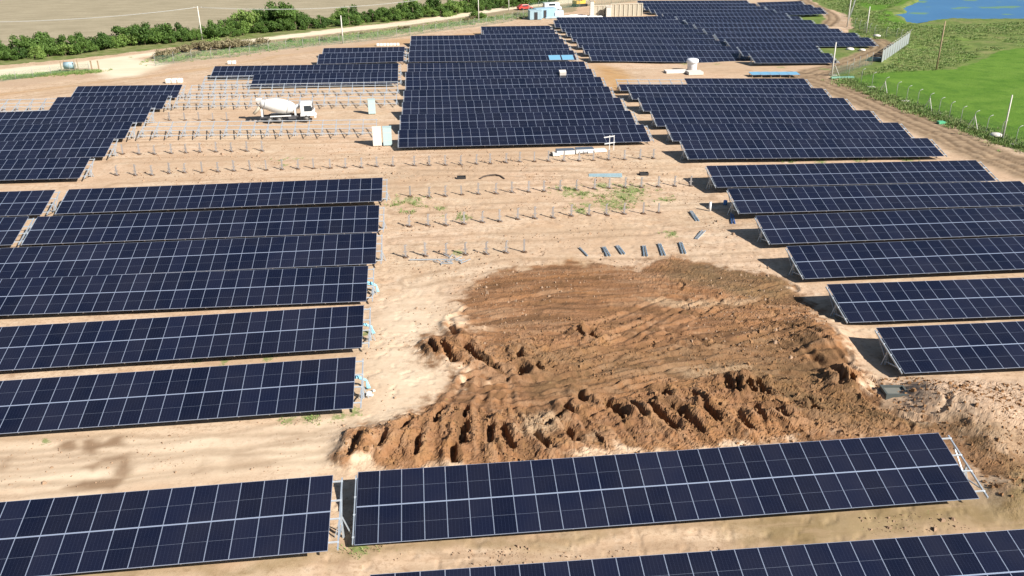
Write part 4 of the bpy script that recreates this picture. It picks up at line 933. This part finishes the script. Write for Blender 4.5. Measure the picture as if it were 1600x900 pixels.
x, y, z = at(922, 27); t = thing('block_pillar', 'narrow grey block pillar left of the timber-faced walls', 'pillar', (x, y, z)); mb = MB(); mb.box((0, 0, -.2), (1.0, .8, 4.2)); mb.build('shaft', M_CREAM, t); mb = MB(); mb.box((-.2, -.2, 4.203), (1.3, 1.0, 4.9)); mb.build('head', mat('tan_block', (.42, .36, .28), .85), t)
x, y, z = at(951, 27); t = thing('block_pillar', 'narrow grey block pillar between the two timber-faced walls', 'pillar', (x, y, z)); mb = MB(); mb.box((-.6, .2, -.2), (.6, 1.0, 2.7)); mb.build('shaft', M_CREAM, t); mb = MB(); mb.box((-.8, 0, 2.703), (.8, 1.2, 2.85)); mb.build('head', M_CREAM, t)
# crumpled white tarpaulins
for px, py, L, W, rz, lab in ((893, 27, 9, 3, .25, 'crumpled white tarpaulin left of the block pillar'), (929, 27.5, 4.5, 1.6, .1, 'small white tarpaulin in front of the timber-faced wall'), (1012, 12, 4, 3, .3, 'pale sheet by the corner of the far arrays'), (868, 28, 6, 2, .1, 'pale blue tarpaulin behind the far block corner')):
    x, y, z = at(px, py); mb = MB(); n = 14; vs = []
    for j in range(n):
        for i in range(n): vs.append((L*(i/(n-1)-.5), W*(j/(n-1)-.5), .08+.55*float(fbm(np.array([i*.9+px]), np.array([j*.9]), 3, 1.6)[0])*(0 < i < n-1 and 0 < j < n-1)))
    mb.add(vs, [(j*n+i, j*n+i+1, (j+1)*n+i+1, (j+1)*n+i) for j in range(n-1) for i in range(n-1)], 0, False)
    o = mb.build('tarpaulin', M_WHITE if 'white' in lab else M_GREYB, None, (x, y, z)); o.rotation_euler.z = rz; tag(o, lab, 'tarpaulin')

# ------------------------------------------------------------------ poles, wires, fences
def pole(px, py, ptop, lab, r0=.16, arm=True, m=None, lean=None):
    x, y, z = at(px, py)
    # height from the top pixel row
    h = 1
    for _ in range(60):
        v = np.array([x, y, z+h-CAMH]); p = 450-FPX*(v@CU)/(v@CF)
        if p <= ptop: break
        h += .15
    t = thing('utility_pole', lab, 'utility pole', (x, y, z), (0, lean or 0, 0), 'utility poles')
    mb = MB(); mb.tube([(0, 0, -.4), (0, 0, h)], [r0, r0*.62], 12); mb.build('pole_shaft', m or M_CREAM, t)
    if arm:
        mb = MB(); mb.box((-.9, -.05, h-.45), (.9, .05, h-.33)); ar = mb.build('crossarm', M_WOOD, t)
        for k in (-.8, 0, .8): mb = MB(); mb.tube([(k, 0, h-.33), (k, 0, h-.18), (k, 0, h-.12)], [.035, .06, .04], 8); mb.build('insulator', M_WHITE, ar)
    return x, y, z+h
T1 = pole(316, 62, 10, 'pale utility pole standing at the hedge, leftmost of the poles')
T2 = pole(536, 68, 25, 'pale utility pole at the verge behind the short block', arm=False)
T3 = pole(748, 35, -16, 'thin pale pole behind the rear left corner of the central block', .13)
T4 = pole(795, 17, -18, 'farthest pale pole standing near the red car', .13)
T5 = pole(1299, 119, 67, 'pale pole at the track in front of the far right block', arm=False)
pole(1353, 52, 11, 'pale pole in grass just left of the pond', arm=False)
pole(1323.5, 42, -12, 'pale pole beside the double fence line at the far right', arm=False)
pole(1463, 108, 33, 'brown wooden pole amid rough grass before the pond', .15, False, M_WOOD)
pole(1566, 218, 149, 'pale pole at the right edge of the fenced green field', .13, False)
def wire(a, b, sag, lab):
    a, b = Vector(a), Vector(b); mb = MB()
    for off in (-.7, 0, .7):
        mb.tube([a.lerp(b, k/14)+Vector((off*.3, off, -.2-sag*4*(k/14)*(1-k/14))) for k in range(15)], .018, 5)
    tag(mb.build('power_line', mat('grey_wire', (.42, .42, .40), .5) if 'grey_wire' not in bpy.data.materials else bpy.data.materials['grey_wire']), lab, 'power line')
T0 = (-112., 190., gz(-112, 190)+8.2)
_t = thing('utility_pole', 'pale utility pole out of frame at the left end of the overhead wires', 'utility pole', (T0[0], T0[1], T0[2]-8.2), (0, 0, 0), 'utility poles')
mb = MB(); mb.tube([(0, 0, -.4), (0, 0, 8.2)], [.16, .1], 12); mb.build('pole_shaft', M_CREAM, _t)
wire(T0, T1, 1.6, 'overhead wires running left from the leftmost pole across the fallow field')
wire(T1, T3, 2.0, 'overhead wires running from the leftmost pole over the hedge')
# fences
def fence_mat():
    m, t, b = nmat('wire_mesh'); N = t.nodes; L = t.links
    tc = N.new('ShaderNodeTexCoord'); uv = N.new('ShaderNodeUVMap'); sp = N.new('ShaderNodeSeparateXYZ'); L.new(uv.outputs[0], sp.inputs[0])
    def mth(op, a, c):
        n = N.new('ShaderNodeMath'); n.operation = op
        for i, v in enumerate((a, c)):
            if v is None: continue
            if isinstance(v, (int, float)): n.inputs[i].default_value = v
            else: L.new(v, n.inputs[i])
        return n.outputs[0]
    def ln(e): return mth('LESS_THAN', mth('FRACT', mth('MULTIPLY', e, 11.), None), .11)
    s_ = mth('ADD', sp.outputs[0], sp.outputs[1]); d_ = mth('SUBTRACT', sp.outputs[0], sp.outputs[1])
    a = mth('MAXIMUM', ln(s_), ln(d_)); tr = N.new('ShaderNodeBsdfTransparent'); mx = N.new('ShaderNodeMixShader')
    L.new(a, mx.inputs[0]); L.new(tr.outputs[0], mx.inputs[1]); L.new(b.outputs[0], mx.inputs[2]); L.new(mx.outputs[0], N['Material Output'].inputs[0])
    b.inputs['Base Color'].default_value = (.13, .24, .17, 1); b.inputs['Roughness'].default_value = .5; b.inputs['Metallic'].default_value = .4
    return m
M_MESH = fence_mat()
M_FPOST = mat('fence_post_concrete', (.34, .34, .32), .85, 0, .15)
def post_mesh(h, hook, r=.042):
    mb = MB(); pts = [(0, 0, -.3), (0, 0, h*.8)]
    if hook: pts += [(0, 0, h*.88), (hook*.25, 0, h*.96), (hook*.6, 0, h)]
    else: pts += [(0, 0, h)]
    mb.tube(pts, r, 6); o = mb.build('x', M_FPOST); me = o.data; me.name = 'fence_post'; bpy.data.objects.remove(o); return me
def fence(px_pts, step, h, hook, lab, name='chain_link_fence', meshh=None, braces=0, foot=False):
    W = [at(*p) for p in px_pts]; t = thing(name, lab, 'fence', W[0])
    me = post_mesh(h, hook); o3 = Vector(W[0]); mb = MB(); uvs = []; dist = 0; cnt = 0
    for (a, b) in zip(W[:-1], W[1:]):
        L = math.dist(a[:2], b[:2]); n = max(1, round(L/step)); rz = math.atan2(b[1]-a[1], b[0]-a[0])
        prev = None
        for k in range(n+1):
            x = a[0]+(b[0]-a[0])*k/n; y = a[1]+(b[1]-a[1])*k/n; z = gz(x, y); q = Vector((x, y, z))-o3
            if k < n or b is W[-1]:
                p = link('fence_post', me, t, q, (0, rr.uniform(-.03, .03), (0 if hook else rz)+rr.uniform(-.1, .1)))
                if foot and cnt % 3 == 0:
                    f = MB(); f.box((-.7, -.35, -.12), (.5, .35, .1)); f.build('footing', M_CREAM, t, q)
                if braces and cnt % braces == 0:
                    f = MB(); dx, dy = math.cos(rz), math.sin(rz)
                    for s_ in (-1, 1): f.bar((0, 0, h*.7), (dx*s_*1.2, dy*s_*1.2, -.1), .08)
                    f.build('brace', M_CREAM, t, q)
                cnt += 1
            if prev is not None:
                i = len(mb.v); hm = meshh or h*.82
                mb.add([prev, q, q+Vector((0, 0, hm)), prev+Vector((0, 0, hm))], [(0, 1, 2, 3)]); d2 = dist+L/n; uvs += [(dist, 0), (d2, 0), (d2, hm), (dist, hm)]; dist = d2
            prev = q
    o = mb.build('wire_mesh', M_MESH, t); u = o.data.uv_layers.new(name='UVMap')
    for i, uv in enumerate(uvs): u.data[i].uv = uv
fence([(1303, 118), (1325, 122), (1345, 130), (1362, 136), (1400, 152), (1450, 171), (1500, 193), (1540, 208), (1610, 235), (1700, 268)], 3.2, 2.5, .9, 'chain-link fence with hooked concrete posts along the bright green field', braces=4, foot=True)
fence([(1300, 119), (1322, 115), (1342, 107), (1362, 101)], 3., 2.3, 0, 'short fence run with thin posts beside the muddy track bend', meshh=1.6)
fence([(1414, 66), (1400, 60), (1384, 59), (1366, 55), (1350, 50), (1335, 44), (1323, 40), (1330, 24), (1335, 8), (1340, -8)], 3.4, 2.3, .6, 'far hooked-post fence before the pond climbing to the top edge')
fence([(-30, 134), (0, 128), (25, 124), (52, 121), (80, 117), (110, 113), (140, 111)], 5, 1.7, 0, 'low wire fence left of the pale site entrance')
fence([(243, 103), (300, 95), (360, 90), (420, 80), (500, 72), (560, 66), (620, 59), (700, 47), (760, 40), (800, 33), (826, 24)], 4.2, 2.2, .5, 'wire fence with pale posts between the sand and the scrub verge')
fence([(826, 22), (870, 14), (940, 8), (1000, 1)], 4.0, 3.2, .5, 'tall pale-green wire fence at the far end behind the white car', meshh=2.8)
# metal sheet gate: row of upright panels
a, b = at(1377, 98), at(1419, 70); t = thing('panel_fence', 'grey corrugated panel fence leaning beside the track bend', 'fence', a)
N_ = 11; mt_ = mat('grey_corrugated_sheet', (.42, .46, .48), .45, .5)
for k in range(N_):
    f0, f1 = k/N_, (k+.82)/N_; p = Vector((b[0]-a[0], b[1]-a[1], 0)); mb = MB(); mb.bar(p*f0, p*f1, .06, .0001) if False else None
    mb = MB(); q0, q1 = p*f0, p*f1; nrm = Vector((-p.y, p.x, 0)).normalized()*.03
    vs = [q0-nrm, q1-nrm, q1+nrm, q0+nrm]; vs = vs+[v+Vector((0, 0, 2.3)) for v in vs]; mb.add(vs, [(3, 2, 1, 0), (4, 5, 6, 7), (0, 1, 5, 4), (1, 2, 6, 5), (2, 3, 7, 6), (3, 0, 4, 7)]); mb.build('sheet_panel', mt_, t)
for k in range(N_+1):
    p = Vector((b[0]-a[0], b[1]-a[1], 0))*(k/N_); mb = MB(); mb.tube([p+Vector((0, 0, -.2)), p+Vector((0, 0, 2.6)), p+Vector((.35, .1, 2.95))], .05, 6); mb.build('post', M_CREAM, t)
slab(1367, 95, 2.4, 1.2, .5, mat('grey_green_box', (.20, .26, .26), .6), 'crate', 'grey-green low crate at the foot of the corrugated panel fence', 'crate')
slab(1316, 122.5, 4.2, .5, .25, mat('green_sheet', (.20, .38, .30), .6), 'sheet_pile', 'long green sheet at the foot of the pole by the track', 'sheet')
x, y, z = at(1470, 193); mb = MB(); mb.box((-.5, -.4, 0), (.4, .3, .35)); mb.box((.45, -.2, 0), (.8, .2, .2)); tag(mb.build('green_tub', mat('green_plastic', (.10, .42, .22), .5), None, (x, y, z)), 'bright green plastic tub at the fence foot by the track', 'tub')
for px, py, w_, lab in ((1556, 213, 1.6, 'pale rubble sack at the foot of the rightmost fence pole'), (1328, 78, 1.6, 'white bag in grass below the far right block'), (1347, 79, 1.3, 'grey bag in grass below the far right block'), (1370, 57, 1.6, 'white bag by the far fence near the track bend'),
                        (563, 629, 0, ''), (1003, 63, 0, '')):
    if not lab: continue
    x, y, z = at(px, py); mb = MB(); mb.tube([(0, 0, 0), (0, 0, .12*w_), (0, 0, .26*w_), (0, 0, .32*w_)], [.5*w_, .55*w_, .38*w_, .1*w_], 12); tag(mb.build('sack', M_CRW, None, (x, y, z)), lab, 'sack')
# pale blue cable bundle and white rag at left array ends
for i, (px, py) in enumerate(((566, 606), (575, 521), (583, 456))):
    x, y, z = at(px, py); t = thing('cable_bundle', 'pale blue cable bundle at the right end of the %s left array' % ordi(i+2), 'cable', (x, y, z))
    r = random.Random(i); mb = MB()
    for k in range(6): mb.tube([(-.6+r.uniform(-.1, .1), r.uniform(-.4, .5), .9+r.uniform(-.1, .1)), (-.1, r.uniform(-.25, .25), .75), (.3, r.uniform(-.2, .1), .55), (.45+r.uniform(-.1, .1), -.35, .15)], .045, 6)
    mb.build('cable', mat('pale_blue_cable', (.25, .58, .74), .5) if 'pale_blue_cable' not in bpy.data.materials else bpy.data.materials['pale_blue_cable'], t)
x, y, z = at(572, 617); mb = MB(); r = random.Random(2)
for k in range(5): p = (r.uniform(-.3, .5), r.uniform(-.4, .2), .05); mb.box(p, (p[0]+r.uniform(.15, .35), p[1]+r.uniform(.1, .25), .05+r.uniform(.05, .12)), M=Matrix.Rotation(r.uniform(-.4, .4), 4, 'Z'))
tag(mb.build('paper_scrap', M_WHITE, None, (x, y, z)), 'white crumpled scraps beside the cable at the second left array', 'litter')

# ------------------------------------------------------------------ vegetation
def leaf_mat(name, a, b2):
    m, t, b = nmat(name); N = t.nodes; L = t.links
    tc = N.new('ShaderNodeTexCoord'); n = N.new('ShaderNodeTexNoise'); n.inputs['Scale'].default_value = 1.3; n.inputs['Detail'].default_value = 6
    L.new(tc.outputs['Object'], n.inputs['Vector']); oi = N.new('ShaderNodeObjectInfo')
    ad = N.new('ShaderNodeMath'); ad.operation = 'MULTIPLY_ADD'; ad.inputs[1].default_value = .45; L.new(oi.outputs['Random'], ad.inputs[0]); L.new(n.outputs[0], ad.inputs[2])
    mr = N.new('ShaderNodeMapRange'); mr.inputs[1].default_value = .45; mr.inputs[2].default_value = .95; L.new(ad.outputs[0], mr.inputs[0])
    mx = N.new('ShaderNodeMix'); mx.data_type = 'RGBA'; mx.inputs[6].default_value = (*a, 1); mx.inputs[7].default_value = (*b2, 1); L.new(mr.outputs[0], mx.inputs[0])
    L.new(mx.outputs[2], b.inputs['Base Color']); b.inputs['Roughness'].default_value = .6; b.inputs['Specular IOR Level'].default_value = .25
    tl = N.new('ShaderNodeBsdfTranslucent'); L.new(mx.outputs[2], tl.inputs[0]); ms = N.new('ShaderNodeMixShader'); ms.inputs[0].default_value = .22
    L.new(b.outputs[0], ms.inputs[1]); L.new(tl.outputs[0], ms.inputs[2]); L.new(ms.outputs[0], N['Material Output'].inputs[0])
    return m
M_LEAF = leaf_mat('hedge_leaves', (.042, .088, .018), (.115, .195, .04)); M_LEAFD = leaf_mat('dry_scrub', (.19, .155, .08), (.30, .26, .15)); M_LEAFL = leaf_mat('light_leaves', (.11, .19, .035), (.20, .29, .07))
M_BARK = mat('bark', (.14, .10, .07), .9)
def bush_meshes(seed, rx, rz, nleaf, ls, m, nm=('crown', 'trunk')):
    r = np.random.RandomState(seed); mb = MB()
    nc = 13; cl = []
    for k in range(nc):
        a = r.uniform(0, 6.28); q = r.uniform(.1, .72)**.8; h = r.uniform(.25, .85)
        cl.append((math.cos(a)*q*rx, math.sin(a)*q*rx, h*rz*(1-.3*q), r.uniform(.24, .42)*rx*.95))
    for k in range(nleaf):
        c = cl[r.randint(nc)]; d = r.normal(size=3); d /= np.linalg.norm(d); rad = c[3]*(r.uniform(.45, 1.08))
        p = np.array([c[0], c[1], c[2]])+d*rad*np.array([1, 1, .85])
        if p[2] < .05: continue
        n = d+r.normal(size=3)*.7; n /= np.linalg.norm(n); u = np.cross(n, r.normal(size=3)); u /= np.linalg.norm(u); v = np.cross(n, u); s_ = ls*r.uniform(.55, 1.25)
        mb.add([p-u*s_, p-v*s_*.6, p+u*s_, p+v*s_*.6], [(0, 1, 2, 3)])
    o = mb.build('x', m); me = o.data; me.name = nm[0]; bpy.data.objects.remove(o)
    tb = MB(); tb.tube([(0, 0, -.3), (.1, 0, rz*.3), (0, .1, rz*.62)], [.17, .12, .05], 7)
    for c in cl[:6]: tb.tube([(.1, 0, rz*.25), (c[0]*.6, c[1]*.6, c[2]*.8), (c[0], c[1], c[2])], [.09, .06, .03], 5)
    o = tb.build('x', M_BARK); mt = o.data; mt.name = nm[1]; bpy.data.objects.remove(o)
    return me, mt
BV = [bush_meshes(s, 2.9, 4.0, 2600, .19, M_LEAF) for s in (1, 2, 3, 4)]; BV2 = [bush_meshes(s+50, 2.6, 3.6, 1900, .17, M_LEAFL) for s in (1, 2)]; BT = [bush_meshes(s+10, 3.2, 6.2, 3200, .2, M_LEAF) for s in (1, 2)]
BS = [bush_meshes(s+20, 1.5, 1.5, 900, .13, M_LEAFD, ('foliage', 'stem')) for s in (1, 2)]; BG = [bush_meshes(s+30, 1.4, 1.3, 900, .13, M_LEAFL, ('foliage', 'stem')) for s in (1, 2)]
rv = random.Random(21)
def plant(name, lab, cat, grp, var, x, y, sc, szz=1.):
    t = thing(name, lab, cat, (x, y, gz(x, y)-.1), (0, 0, rv.uniform(0, 6.28)), grp)
    for me in rv.choice(var):
        o = link(me.name.split('.')[0], me, t); o.scale = (sc, sc, sc*szz)
line = [(-60, 101), (0, 96), (60, 92), (120, 86), (200, 74), (300, 65), (350, 60), (400, 53), (500, 44), (600, 34), (700, 24), (800, 11), (860, 4), (900, -3), (960, -10)]
W = [at(*p) for p in line]; seg = []
for a, b in zip(W[:-1], W[1:]):
    L = math.dist(a[:2], b[:2]); seg.append((a, b, L))
tot = sum(s_[2] for s_ in seg)
s_ = 0
while s_ < tot:
    q = s_
    for a, b, L in seg:
        if q <= L: break
        q -= L
    f = q/L; nx, ny = -(b[1]-a[1])/L, (b[0]-a[0])/L
    px = a[0]+(b[0]-a[0])*f; py = a[1]+(b[1]-a[1])*f
    for off in ((1.0, 5.2) if rv.random() < .8 else (1.0, 4.6, 8.)):
        o_ = off+rv.uniform(-1, 1.2); sc = rv.choice((.7, .8, .9, 1., 1.1, 1.3))*rv.uniform(.85, 1.12)*(1.08 if off > 3 else .8)
        plant('hedge_bush', 'rounded leafy green bush in the dense hedge between dirt road and fallow field', 'bush', 'bushes of the hedge along the dirt road', BV if rv.random() < .78 else BV2, px+nx*o_, py+ny*o_, sc, rv.uniform(.75, 1.3))
    s_ += rv.uniform(2.3, 3.2)
for px, py, sc, lab in ((402, 47, 1.05, 'taller bushy green tree rising from the hedge left of centre'), (452, 40, .95, 'taller green tree in the hedge right of the leftmost pole'), (215, 66, .8, 'taller leafy tree at the back of the hedge left of the leftmost pole'),
                        (630, 25, .75, 'taller rounded tree in the hedge above the short block'), (760, 8, .8, 'taller rounded tree in the hedge beside the thin pale poles')):
    x, y, z = at(px, py); plant('hedge_tree', lab, 'tree', None, BT, x, y+2, sc)
for px, py in ((264, 88), (275, 84), (285, 82), (298, 80), (308, 78), (318, 76), (329, 78), (342, 74), (352, 76), (362, 76), (372, 74), (390, 73), (405, 72), (256, 92)):
    x, y, z = at(px+rv.uniform(-3, 3), py+rv.uniform(-1, 1)); plant('dry_shrub', 'brownish dry shrub beside the dirt road below the leftmost pole', 'shrub', 'dry shrubs below the leftmost pole', BS, x, y, rv.uniform(.9, 1.6))
for px, py, g in ((337, 71, 1.6), (700, 26, 1.3), (745, 27, 1.5), (752, 28, 1.3), (705, 24, 1.2)):
    x, y, z = at(px, py); plant('green_shrub', 'round green shrub standing alone on the near side of the dirt road', 'shrub', 'green shrubs by the road', BG, x, y, g)
for k in range(34):
    px = rv.uniform(245, 860); py = 92-(px-245)*.118+rv.uniform(-6, 5); x, y, z = at(px, py)
    plant('verge_shrub', 'small pale scrub plant on the verge between fence and dirt road', 'shrub', 'small scrub on the roadside verge', BS if rv.random() < .5 else BG, x, y, rv.uniform(.4, .85), .8)

# uncountable ground cover, real little blades and tussocks
def tufts(name, mats, pts, hmin, hmax, nb, wd, lab, spread=.3):
    r = np.random.RandomState(len(pts)); mb = MB(); n = len(pts); zs = gz_arr(np.array([p[0] for p in pts]), np.array([p[1] for p in pts]))
    for i, (x, y) in enumerate(pts):
        sc = r.uniform(.6, 1.4); mi = r.randint(len(mats))
        for k in range(nb):
            a = r.uniform(0, 6.28); q = r.uniform(0, spread)*sc; bx, by = x+math.cos(a)*q, y+math.sin(a)*q; h = r.uniform(hmin, hmax)*sc; w_ = wd*r.uniform(.7, 1.3)
            c, s_ = math.cos(a+1.3), math.sin(a+1.3); lx, ly = math.cos(a)*h*.5, math.sin(a)*h*.5
            mb.add([(bx-c*w_, by-s_*w_, zs[i]-.05), (bx+c*w_, by+s_*w_, zs[i]-.05), (bx+c*w_*.5+lx*.6, by+s_*w_*.5+ly*.6, zs[i]+h*.7), (bx-c*w_*.5+lx, by-s_*w_*.5+ly, zs[i]+h)], [(0, 1, 2, 3)], mi)
    tag(mb.build(name, mats), lab, None, None, 'stuff')
r = random.Random(31)
pts = []
for cx, cy, rd, n in ((975, 305, 2.4, 90), (955, 318, 2., 45), (990, 296, 1.6, 40), (918, 320, .9, 25), (892, 297, 1.4, 35), (885, 302, 1.1, 18), (910, 303, 1.3, 20), (645, 313, 1.1, 35), (650, 318, .7, 16), (637, 331, .5, 16), (622, 319, .5, 12), (690, 325, .7, 14), (725, 340, .9, 18),
                      (943, 290, 1.1, 20), (906, 330, .9, 12), (1035, 312, .8, 12), (1050, 365, .8, 10), (480, 652, .7, 9), (450, 655, .6, 8), 
                      (1235, 252, .7, 16), (1282, 252, .9, 20), (1340, 250, 1., 14), (1420, 250, 1.2, 18), (560, 855, .5, 9), (440, 250, .6, 9), (462, 248, .5, 8)):
    x, y, z = at(cx, cy)
    for k in range(int(n*.8)):
        a = r.uniform(0, 6.28); q = rd*math.sqrt(r.random())*r.uniform(.6, 1.9); p_ = (x+math.cos(a)*q*1.4, y+math.sin(a)*q)
        if fbm(np.array([p_[0]]), np.array([p_[1]]), 3, 1.1)[0] > .42: pts.append(p_)
M_GT = mat('weed_green', (.13, .22, .045), .7, 0, .3, 1); M_GT2 = mat('weed_olive', (.22, .26, .09), .7, 0, .3, 1); M_GT3 = mat('weed_dark', (.11, .17, .04), .7, 0, .3, 1)
tufts('weed_patch', [M_GT, M_GT2], pts, .07, .2, 12, .028, 'patches of low green weeds growing on the bare sand', .28)
pts = []
FP = pl((1262, -6), (1330, 30), (1340, 60), (1420, 62), (1380, 105), (1330, 118), (1420, 112), (1480, 108), (1560, 78), (1700, 62), (1700, 30), (1440, 40), (1380, 20), (1420, -5)); xs = [p[0] for p in FP]; ys = [p[1] for p in FP]
cand = [(r.uniform(min(xs), max(xs)), r.uniform(min(ys), max(ys))) for _ in range(26000)]
ca = np.array(cand); mk = inpoly(ca[:, 0], ca[:, 1], FP, .5)*(fbm(ca[:, 0], ca[:, 1], 4, 14.) > .40); LPm = inpoly(ca[:, 0], ca[:, 1], pl(*LAKE), 1.)
pts = [c for c, m_, l_ in zip(cand, mk, LPm) if m_ > .5 and l_ < .1]
tufts('rough_grass', [M_GT3, M_GT2, M_GT], pts,   .08, .24, 9, .06, 'rough tussocky grass between the fence and the pond', .7)
pts = []
for a, b, w_, n in (((1315, 124), (1600, 232), 2.4, 1500), ((0, 122), (150, 112), 2., 700), ((250, 95), (830, 22), 5., 1800)):
    A, B = at(*a), at(*b)
    for k in range(n): f = r.random(); pts.append((A[0]+(B[0]-A[0])*f+r.gauss(0, w_*.5), A[1]+(B[1]-A[1])*f+r.gauss(0, w_*.5)))
tufts('verge_grass', [M_GT, M_GT2], pts, .12, .36, 12, .04, 'tall grass tufts along the fences and road verge', .5)
# clods and stones scattered over the dug soil
def clods():
    P3 = pl((600, 700), (560, 600), (600, 420), (640, 300), (1080, 290), (1300, 520), (1260, 560), (640, 560)); P4 = pl((0, 770), (0, 690), (560, 640), (560, 730)); P5 = pl((560, 870), (1560, 790), (1600, 820), (700, 890))
    P1 = pl((525, 716), (560, 680), (700, 640), (860, 655), (980, 615), (1200, 590), (1400, 590), (1600, 600), (1640, 800), (1560, 790), (1460, 672), (1100, 712), (720, 745)); P2 = pl((662, 535), (760, 512), (1000, 480), (1260, 470), (1330, 560), (1000, 600), (700, 574))
    rs = np.random.RandomState(5); mb = MB()
    for P, n, s0 in ((P1, 2600, .06), (P2, 2600, .05)):
        x0, x1 = min(p[0] for p in P), max(p[0] for p in P); y0, y1 = min(p[1] for p in P), max(p[1] for p in P)
        X = rs.uniform(x0, x1, n*3); Y = rs.uniform(y0, y1, n*3); k = (inpoly(X, Y, P, .5) > .5) & (fbm(X, Y, 3, 3.) > .42); X, Y = X[k][:n], Y[k][:n]
        for x, y in zip(X, Y):
            hit, loc = GROUND_HIT(x, y)
            if not hit: continue
            s_ = s0*rs.lognormal(0, .45); a = rs.uniform(0, 6.28, 5); q = rs.uniform(.7, 1.2, 5)*s_
            ang = np.sort(a); vs = [(x+math.cos(t_)*qq, y+math.sin(t_)*qq, loc-.02) for t_, qq in zip(ang, q)]+[(x+math.cos(t_)*qq*.6, y+math.sin(t_)*qq*.6, loc+s_*rs.uniform(.5, 1.1)) for t_, qq in zip(ang, q)]
            mb.add(vs, [(i, (i+1) % 5, (i+1) % 5+5, i+5) for i in range(5)]+[(5, 6, 7, 8, 9)])
    m_a, mb = mb, MB()
    for P, n, s0 in ((P3, 2600, .05), (P4, 350, .035), (P5, 450, .04), (pl((180, 290), (200, 225), (1000, 225), (1080, 290)), 1800, .06)):
        x0, x1 = min(p[0] for p in P), max(p[0] for p in P); y0, y1 = min(p[1] for p in P), max(p[1] for p in P)
        X = rs.uniform(x0, x1, n*3); Y = rs.uniform(y0, y1, n*3); k = (inpoly(X, Y, P, .5) > .5) & (fbm(X, Y, 4, 4.) > .47); X, Y = X[k][:n], Y[k][:n]; Zz = gz_arr(X, Y)
        for x, y, z_ in zip(X, Y, Zz):
            s_ = s0*rs.lognormal(0, .5); hit, lz = GROUND_HIT(x, y); z_ = lz if hit else z_
            ang = np.sort(rs.uniform(0, 6.28, 5)); mb.add([(x+math.cos(t_)*s_, y+math.sin(t_)*s_, z_-.03) for t_ in ang]+[(x+math.cos(t_)*s_*.5, y+math.sin(t_)*s_*.5, z_+s_*.8) for t_ in ang], [(i, (i+1) % 5, (i+1) % 5+5, i+5) for i in range(5)]+[(5, 6, 7, 8, 9)])
    tag(mb.build('scattered_stones', mat('stone_soil', (.30, .20, .13), .95, 0, .5, 1.5)), 'small stones and soil lumps scattered over the pale sand', None, None, 'stuff')
    mb = m_a
    tag(mb.build('soil_clods', mat('clod_soil', (.24, .13, .06), .95, 0, .35, 2.5)), 'loose brown clods strewn over the dug earth', None, None, 'stuff')
from mathutils.bvhtree import BVHTree
_g = bpy.data.objects['ground'].data
_co = np.empty(len(_g.vertices)*3, np.float32); _g.vertices.foreach_get('co', _co); _co = _co.reshape(-1, 3)
_sel = (_co[:, 0] > -15) & (_co[:, 0] < 45) & (_co[:, 1] > 30) & (_co[:, 1] < 75)
_k = {}
for i in np.nonzero(_sel)[0]: _k.setdefault((int(_co[i, 0]*5), int(_co[i, 1]*5)), float(_co[i, 2]))
def GROUND_HIT(x, y):
    v = _k.get((int(x*5), int(y*5)))
    return (v is not None), v
clods()
